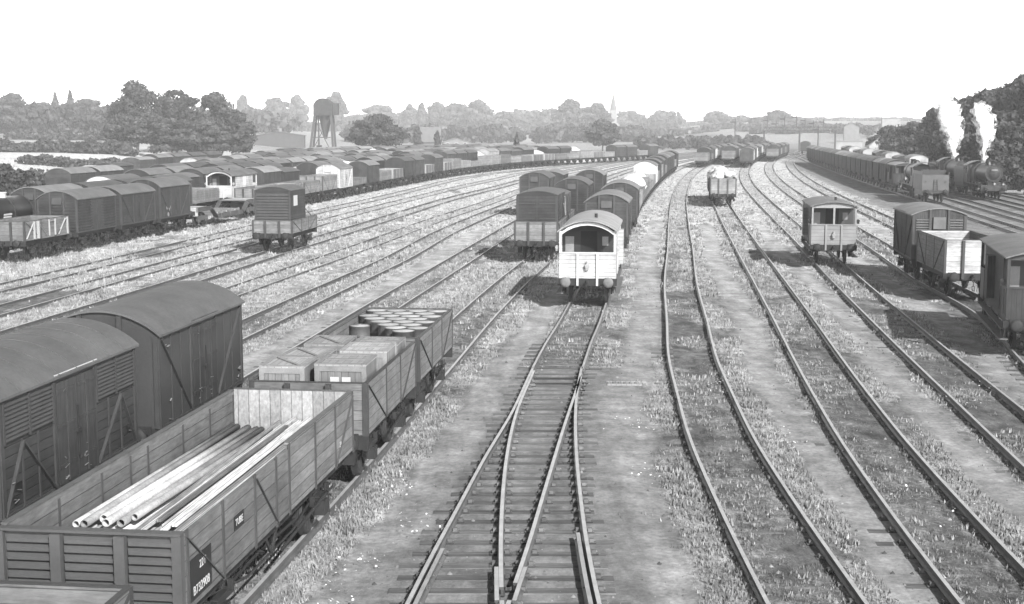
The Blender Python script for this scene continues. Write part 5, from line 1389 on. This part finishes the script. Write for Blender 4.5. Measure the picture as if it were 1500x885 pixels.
def woodland(name, specs, seed, tone, label, size=.5, per=500):
    """many crowns run together into one mass"""
    r = np.random.default_rng(seed); Cs, Ds, Ts = [], [], []
    for (x, y, W, H, z0) in specs:
        c, d, _, lt = crown_mesh('w', int(r.integers(1, 9)), 'broad', per); Ts.append(lt*r.uniform(.8,1.25)); Cs.append(c*np.array([W/2, W/2, H]) + np.array([x, y, z0])); Ds.append(d)
    c = np.concatenate(Cs); d = np.concatenate(Ds)
    sz = size*np.clip(c[:,1]/300, .7, 3)
    o = link(name, leaves(c, d, r, size, name, M['leaf'], tone, sz, lt=np.concatenate(Ts))); tag(o, label, 'woodland', kind='stuff'); return o
def band(p0, p1, ty, Zd, n, jz, seed, wpx=60, jit=8):
    r = np.random.default_rng(seed); out = []
    for k in range(n):
        p = p0 + (p1-p0)*(k+.5)/n + r.normal(0, 6); z = Zd + r.uniform(-jz, jz); x = px(p, z); z0 = float(gz(np.array([x]), np.array([z]))[0])
        t = (ty(p) if callable(ty) else ty) + r.normal(0, jit*.5)
        out.append((x, z, wpx/1980*z*r.uniform(.8,1.3), max(3, topz(t, z)-z0), z0))
    return out
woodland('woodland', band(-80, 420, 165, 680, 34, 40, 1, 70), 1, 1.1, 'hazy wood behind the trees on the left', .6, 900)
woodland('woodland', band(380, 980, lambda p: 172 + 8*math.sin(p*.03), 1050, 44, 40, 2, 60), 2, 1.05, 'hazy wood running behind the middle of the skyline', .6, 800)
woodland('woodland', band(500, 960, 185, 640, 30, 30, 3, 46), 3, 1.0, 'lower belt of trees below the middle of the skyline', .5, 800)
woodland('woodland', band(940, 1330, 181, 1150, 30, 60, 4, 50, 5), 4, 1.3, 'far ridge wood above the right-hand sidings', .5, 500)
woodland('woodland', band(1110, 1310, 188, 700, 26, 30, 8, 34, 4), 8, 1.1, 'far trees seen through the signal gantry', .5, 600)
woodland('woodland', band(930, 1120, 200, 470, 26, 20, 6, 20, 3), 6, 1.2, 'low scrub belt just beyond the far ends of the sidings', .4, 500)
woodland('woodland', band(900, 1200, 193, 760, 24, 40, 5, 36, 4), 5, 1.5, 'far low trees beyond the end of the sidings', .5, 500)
def hedge(x0, y0, x1, y1, W, H, seed, label, n=16, tone=1.0):
    r = np.random.default_rng(seed); sp = []
    for k in range(n):
        t = (k+.5)/n; x = x0+(x1-x0)*t; y = y0+(y1-y0)*t
        z0 = float(gz(np.array([x]), np.array([y]))[0]); sp.append((x, y+r.normal(0,.6), W*r.uniform(.8,1.4), H*r.uniform(.75,1.25), z0-.3))
    o = woodland('hedge', sp, seed, tone, label, .32, 900); o['kind'] = 'thing'; o['category'] = 'hedge'; return o
woodland('woodland', band(-60, 200, 152, 500, 18, 30, 12, 70), 12, .95, 'continuous belt of trees at the left edge behind the hedges', .5, 1200)
hedge(-122, 305, -80, 288, 6, 3.0, 41, 'long dark hedge across the field at the left', 18, 1.0)
hedge(-150, 405, -88, 395, 6, 2.4, 42, 'farther hedge between the pale field strips at the left', 16, 1.1)
hedge(-68, 140, -52, 150, 6, 4.2, 43, 'dark bushes at the left edge behind the tank wagons', 12, .8)
hedge(-82, 225, -62, 235, 5, 2.0, 44, 'scrub beside the back row of wagons on the left', 8, 1.2)
hedge(70, 150, 74, 190, 7, 4.5, 45, 'dark undergrowth along the foot of the wooded bank', 12, 1.0)
hedge(64, 118, 69, 150, 4, 2.0, 46, 'low scrub beside the rightmost running line', 10, 1.3)
hedge(76, 200, 84, 300, 12, 6, 47, 'undergrowth climbing the far part of the wooded bank', 16, 1.1)
woodland('woodland', [(x_, y_, 10, 7, float(gz(np.array([x_]),np.array([y_]))[0])-.5) for x_, y_ in [(68+ i*3.2 + (j-140)*.14, j + (i%2)*5.) for i in range(12) for j in range(140, 290, 13)]], 48, 1.05, 'thick undergrowth covering the wooded bank', .4, 420)

# ------------------------------------------------------------------ structures far off
def hopper(x, y):
    root = link('hopper_tower', None, None, (x, y, float(gz(np.array([x]),np.array([y]))[0]))); tag(root, 'tall hopper tower with a barrel-roofed bunker on splayed legs', 'tower')
    w_ = 2.7; b = MB().prism([(w_, 10.8), (-w_, 10.8)] + arch(w_, 14.0, 1.9, 5), -2.8, 2.8); link('bunker', b.mesh('bunker', M['vanv']), root, color=.9)
    link('hoist_house', MB().box(w_+.02, w_+1.7, -1, 1, 11, 14.4).mesh('hoist', M['vanv']), root, color=1.1)
    f = MB().cyl((.4,0,10.8),(.4,0,4.0),2.0,4,.4); link('funnel', f.mesh('funnel', M['frame']), root)
    for sx in (-1, 1):
        for sy in (-1, 1): link('leg', MB().bar((sx*(w_-.3), sy*2.4, 10.8), (sx*(w_+1.2) if sx < 0 else 3.0, sy*3, -.2), .6, .6).mesh('leg', M['frame']), root)
    s = MB().bar((-w_-.6,-2.8,4.5),(w_-.4,-2.8,4.5),.25,.25).bar((-w_-.6,-2.8,.4),(w_-.4,-2.8,10.6),.2,.2).bar((w_-.4,-2.8,.4),(-w_,-2.8,10.6),.2,.2).bar((-1.6,0,0),(-1.6,0,10.8),.4,.4)
    link('brace', s.mesh('brace', M['frame']), root)
    link('foot_cabin', MB().box(-2.2,-.9,-1,1,0,2.2).box(-.5,2.5,-1,1,0,1.0).mesh('cabin', M['under']), root)
hopper(px(477, 400), 400)
def house(x, y, w_, d_, h_, rise, label, tone=1.0, rtone=1.0, rz=0, cat='building', chim=True, win=True, wallm='brick', nm='house'):
    z0 = float(gz(np.array([x]),np.array([y]))[0])
    root = link(nm, None, None, (x, y, z0-.2), rz); tag(root, label, cat)
    W = link('wall', MB().prism([(w_/2,0),(-w_/2,0),(-w_/2,h_),(0,h_+rise),(w_/2,h_)] if rise else [(w_/2,0),(-w_/2,0),(-w_/2,h_),(w_/2,h_)], -d_/2, d_/2).mesh('wall', M[wallm]), root, color=tone)
    m = MB()
    if rise:
        for s in (-1,1):
            a = Vector((0,0,h_+rise+.12)); b = Vector((s*(w_/2+.4),0,h_+.12-.4*rise/(w_/2)))
            m.add([(a.x,-d_/2-.3,a.z),(a.x,d_/2+.3,a.z),(b.x,d_/2+.3,b.z),(b.x,-d_/2-.3,b.z),(a.x,-d_/2-.3,a.z-.12),(a.x,d_/2+.3,a.z-.12),(b.x,d_/2+.3,b.z-.12),(b.x,-d_/2-.3,b.z-.12)], [(0,1,2,3),(4,5,6,7),(0,3,7,4),(1,2,6,5),(2,3,7,6)])
    else: m.box(-w_/2-.2,w_/2+.2,-d_/2-.2,d_/2+.2,h_,h_+.3)
    rf = link('roof', m.mesh('roof', M['slate']), root, color=rtone)
    if chim: link('chimney', MB().box(-.4,.4,d_/4-.4,d_/4+.4,h_+rise*.6,h_+rise+1.3).mesh('chimney', M['brick']), rf)
    if win:
        n = max(2, int(w_//2.6))
        for k in range(n):
            xx = -w_/2 + w_*(k+.5)/n
            for lv in range(1 if h_ < 4.5 else 2):
                zz = 1.1 + lv*2.7
                wf = link('window', MB().box(xx-.55,xx+.55,-d_/2-.06,-d_/2-.005,zz-.06,zz+1.36).mesh('frame', M['whiteframe']), root)
                link('pane', MB().box(xx-.46,xx+.46,-d_/2-.075,-d_/2-.062,zz+.04,zz+1.26).mesh('pane', M['glass']), wf)
    return root
house(px(632,430), 430, 7, 6, 3.4, 4.2, 'steep-roofed barn between two cypresses beyond the left yard', .8, 1.1, rad(90), 'barn', False, False, nm='barn')
house(px(413,450), 450, 16, 8, 4.0, 1.2, 'low shed left of the hopper tower', .4, 1.1, .1, nm='shed', cat='shed', win=False)
house(px(668,470), 470, 9, 8, 2.6, 1.3, 'pale-roofed low building right of the barn', .9, 1.6, .1, nm='shed', cat='shed', chim=False)
house(px(1280,300), 300, 3.6, 6, 3.4, 1.5, 'small white gabled hut beside the running lines', 2.4, 2.6, -.15, nm='hut', cat='hut', chim=False)
house(px(1243,560), 560, 6, 8, 7.0, 1.6, 'pale factory block beyond the signal gantry', .9, 1.0, -.2, nm='factory', cat='building', win=False)
house(px(1300,620), 620, 8, 8, 9, 0, 'hazy flat-roofed building behind the wooded bank', 1.3, 1.5, -.2, nm='warehouse', cat='building', chim=False, win=False)
house(px(1240,430), 430, 8, 5, 3.2, 0, 'low white flat-roofed building left of the small white hut', 1.5, 1.8, -.2, nm='office', cat='building', chim=False, win=False)
def spire(x, y):
    z0 = float(gz(np.array([x]),np.array([y]))[0]); root = link('church', None, None, (x, y, z0)); tag(root, 'distant church tower with a pointed spire over the trees', 'church')
    link('tower', MB().box(-2.5,2.5,-2.5,2.5,0,18).mesh('tower', M['brick']), root); link('spire', MB().cyl((0,0,18),(0,0,31),2.6,8,.1,sm=False).mesh('spire', M['slate']), root)
    link('nave', MB().prism([(5,0),(-5,0),(-5,7),(0,12),(5,7)], 2.6, 24).mesh('nave', M['brick']), root)
spire(px(897,1000), 1000)
def gantry(x, y, w_):
    root = link('signal_gantry', None, None, (x, y, -.2), -.15); tag(root, 'signal gantry carrying a row of semaphore signals over the running lines', 'signal gantry')
    m = MB().box(-w_/2,w_/2,-.1,.1,6.3,6.5).box(-w_/2,w_/2,-.1,.1,7.4,7.6)
    for k in range(int(w_/1.6)): x0 = -w_/2 + k*1.6; m.bar((x0,0,6.4),(x0+.8,0,7.5),.12,.12); m.bar((x0+.8,0,7.5),(x0+1.6,0,6.4),.12,.12)
    link('beam', m.mesh('beam', M['frame']), root)
    for s in (-1, 0, 1): link('leg', MB().box(s*(w_/2-.5)-.25,s*(w_/2-.5)+.25,-.25,.25,0,6.3).mesh('leg', M['frame']), root)
    for k, xx in enumerate((-9.5,-7,-4.5,-1,1.5,4,7)):
        if abs(xx) > w_/2: continue
        hh = (10,9,10.5,11,10,9.2,9.6)[k]
        p = link('signal_post', MB().box(xx-.1,xx+.1,-.1,.1,7.6,hh).cyl((xx,0,hh),(xx,0,hh+.4),.14,6,.02).mesh('post', M['frame']), root)
        link('signal_arm', MB().box(xx-1.4,xx+.15,-.16,-.1,hh-.75,hh-.42).mesh('arm', M['black'] if k % 2 else M['frame']), p)
gantry(px(1168,410), 410, 22)
def signal(x, y, hh, label):
    root = link('semaphore_signal', None, None, (x, y, -.2)); tag(root, label, 'signal')
    link('post', MB().bar((0,0,0),(0,0,hh),.22,.22).cyl((0,0,hh),(0,0,hh+.5),.15,6,.02).mesh('post', M['frame']), root)
    link('signal_arm', MB().box(-1.4,.15,-.16,-.11,hh-.8,hh-.45).mesh('arm', M['frame']), root); 
    l = MB(); l.bar((.2,.1,0),(.2,.1,hh-.5),.03,.03); l.bar((.5,.1,0),(.5,.1,hh-.5),.03,.03); link('ladder', l.mesh('ladder', M['frame']), root)
signal(px(1195,330), 330, 7.5, 'single signal post left of the white flat-roofed building')
signal(px(1074,380), 380, 9.5, 'signal post standing behind the heaped wagon siding')
# fence at the left
def fence(pts, label):
    root = link('fence', None); tag(root, label, 'fence')
    m = MB(); n = 0
    for (x0,y0),(x1,y1) in zip(pts[:-1], pts[1:]):
        L = math.hypot(x1-x0,y1-y0); k = int(L/3)
        for i in range(k):
            x = x0+(x1-x0)*i/k; y = y0+(y1-y0)*i/k; z = float(gz(np.array([x]),np.array([y]))[0])
            if n < 60: link('post', MB().box(-.07,.07,-.07,.07,0,1.3).mesh('post', M['frame']), root, (x,y,z-.1)); n += 1
        z = float(gz(np.array([x0]),np.array([y0]))[0]); z1 = float(gz(np.array([x1]),np.array([y1]))[0])
        for h_ in (.5,.85,1.15): m.bar((x0,y0,z+h_-.1),(x1,y1,z1+h_-.1),.04,.08)
    link('rail_bar', m.mesh('bars', M['frame']), root)
fence([(-66,210),(-60,240),(-52,280),(-40,315)], 'post and rail fence behind the back row of wagons on the left')

# ------------------------------------------------------------------ haze
hm = bpy.data.materials.new('haze'); hm.use_nodes = True; t = hm.node_tree; t.nodes.remove(t.nodes['Principled BSDF'])
pv = t.nodes.new('ShaderNodeVolumePrincipled'); pv.inputs['Color'].default_value = (.98,.98,.98,1); pv.inputs['Density'].default_value = .0003; pv.inputs['Anisotropy'].default_value = 0.0
t.links.new(pv.outputs[0], t.nodes['Material Output'].inputs['Volume'])
lim = 3400
hz = MB().box(-lim, lim, -100, lim*1.7, -1.4, 36).mesh('haze', hm)
tag(link('haze', hz), kind='stuff')
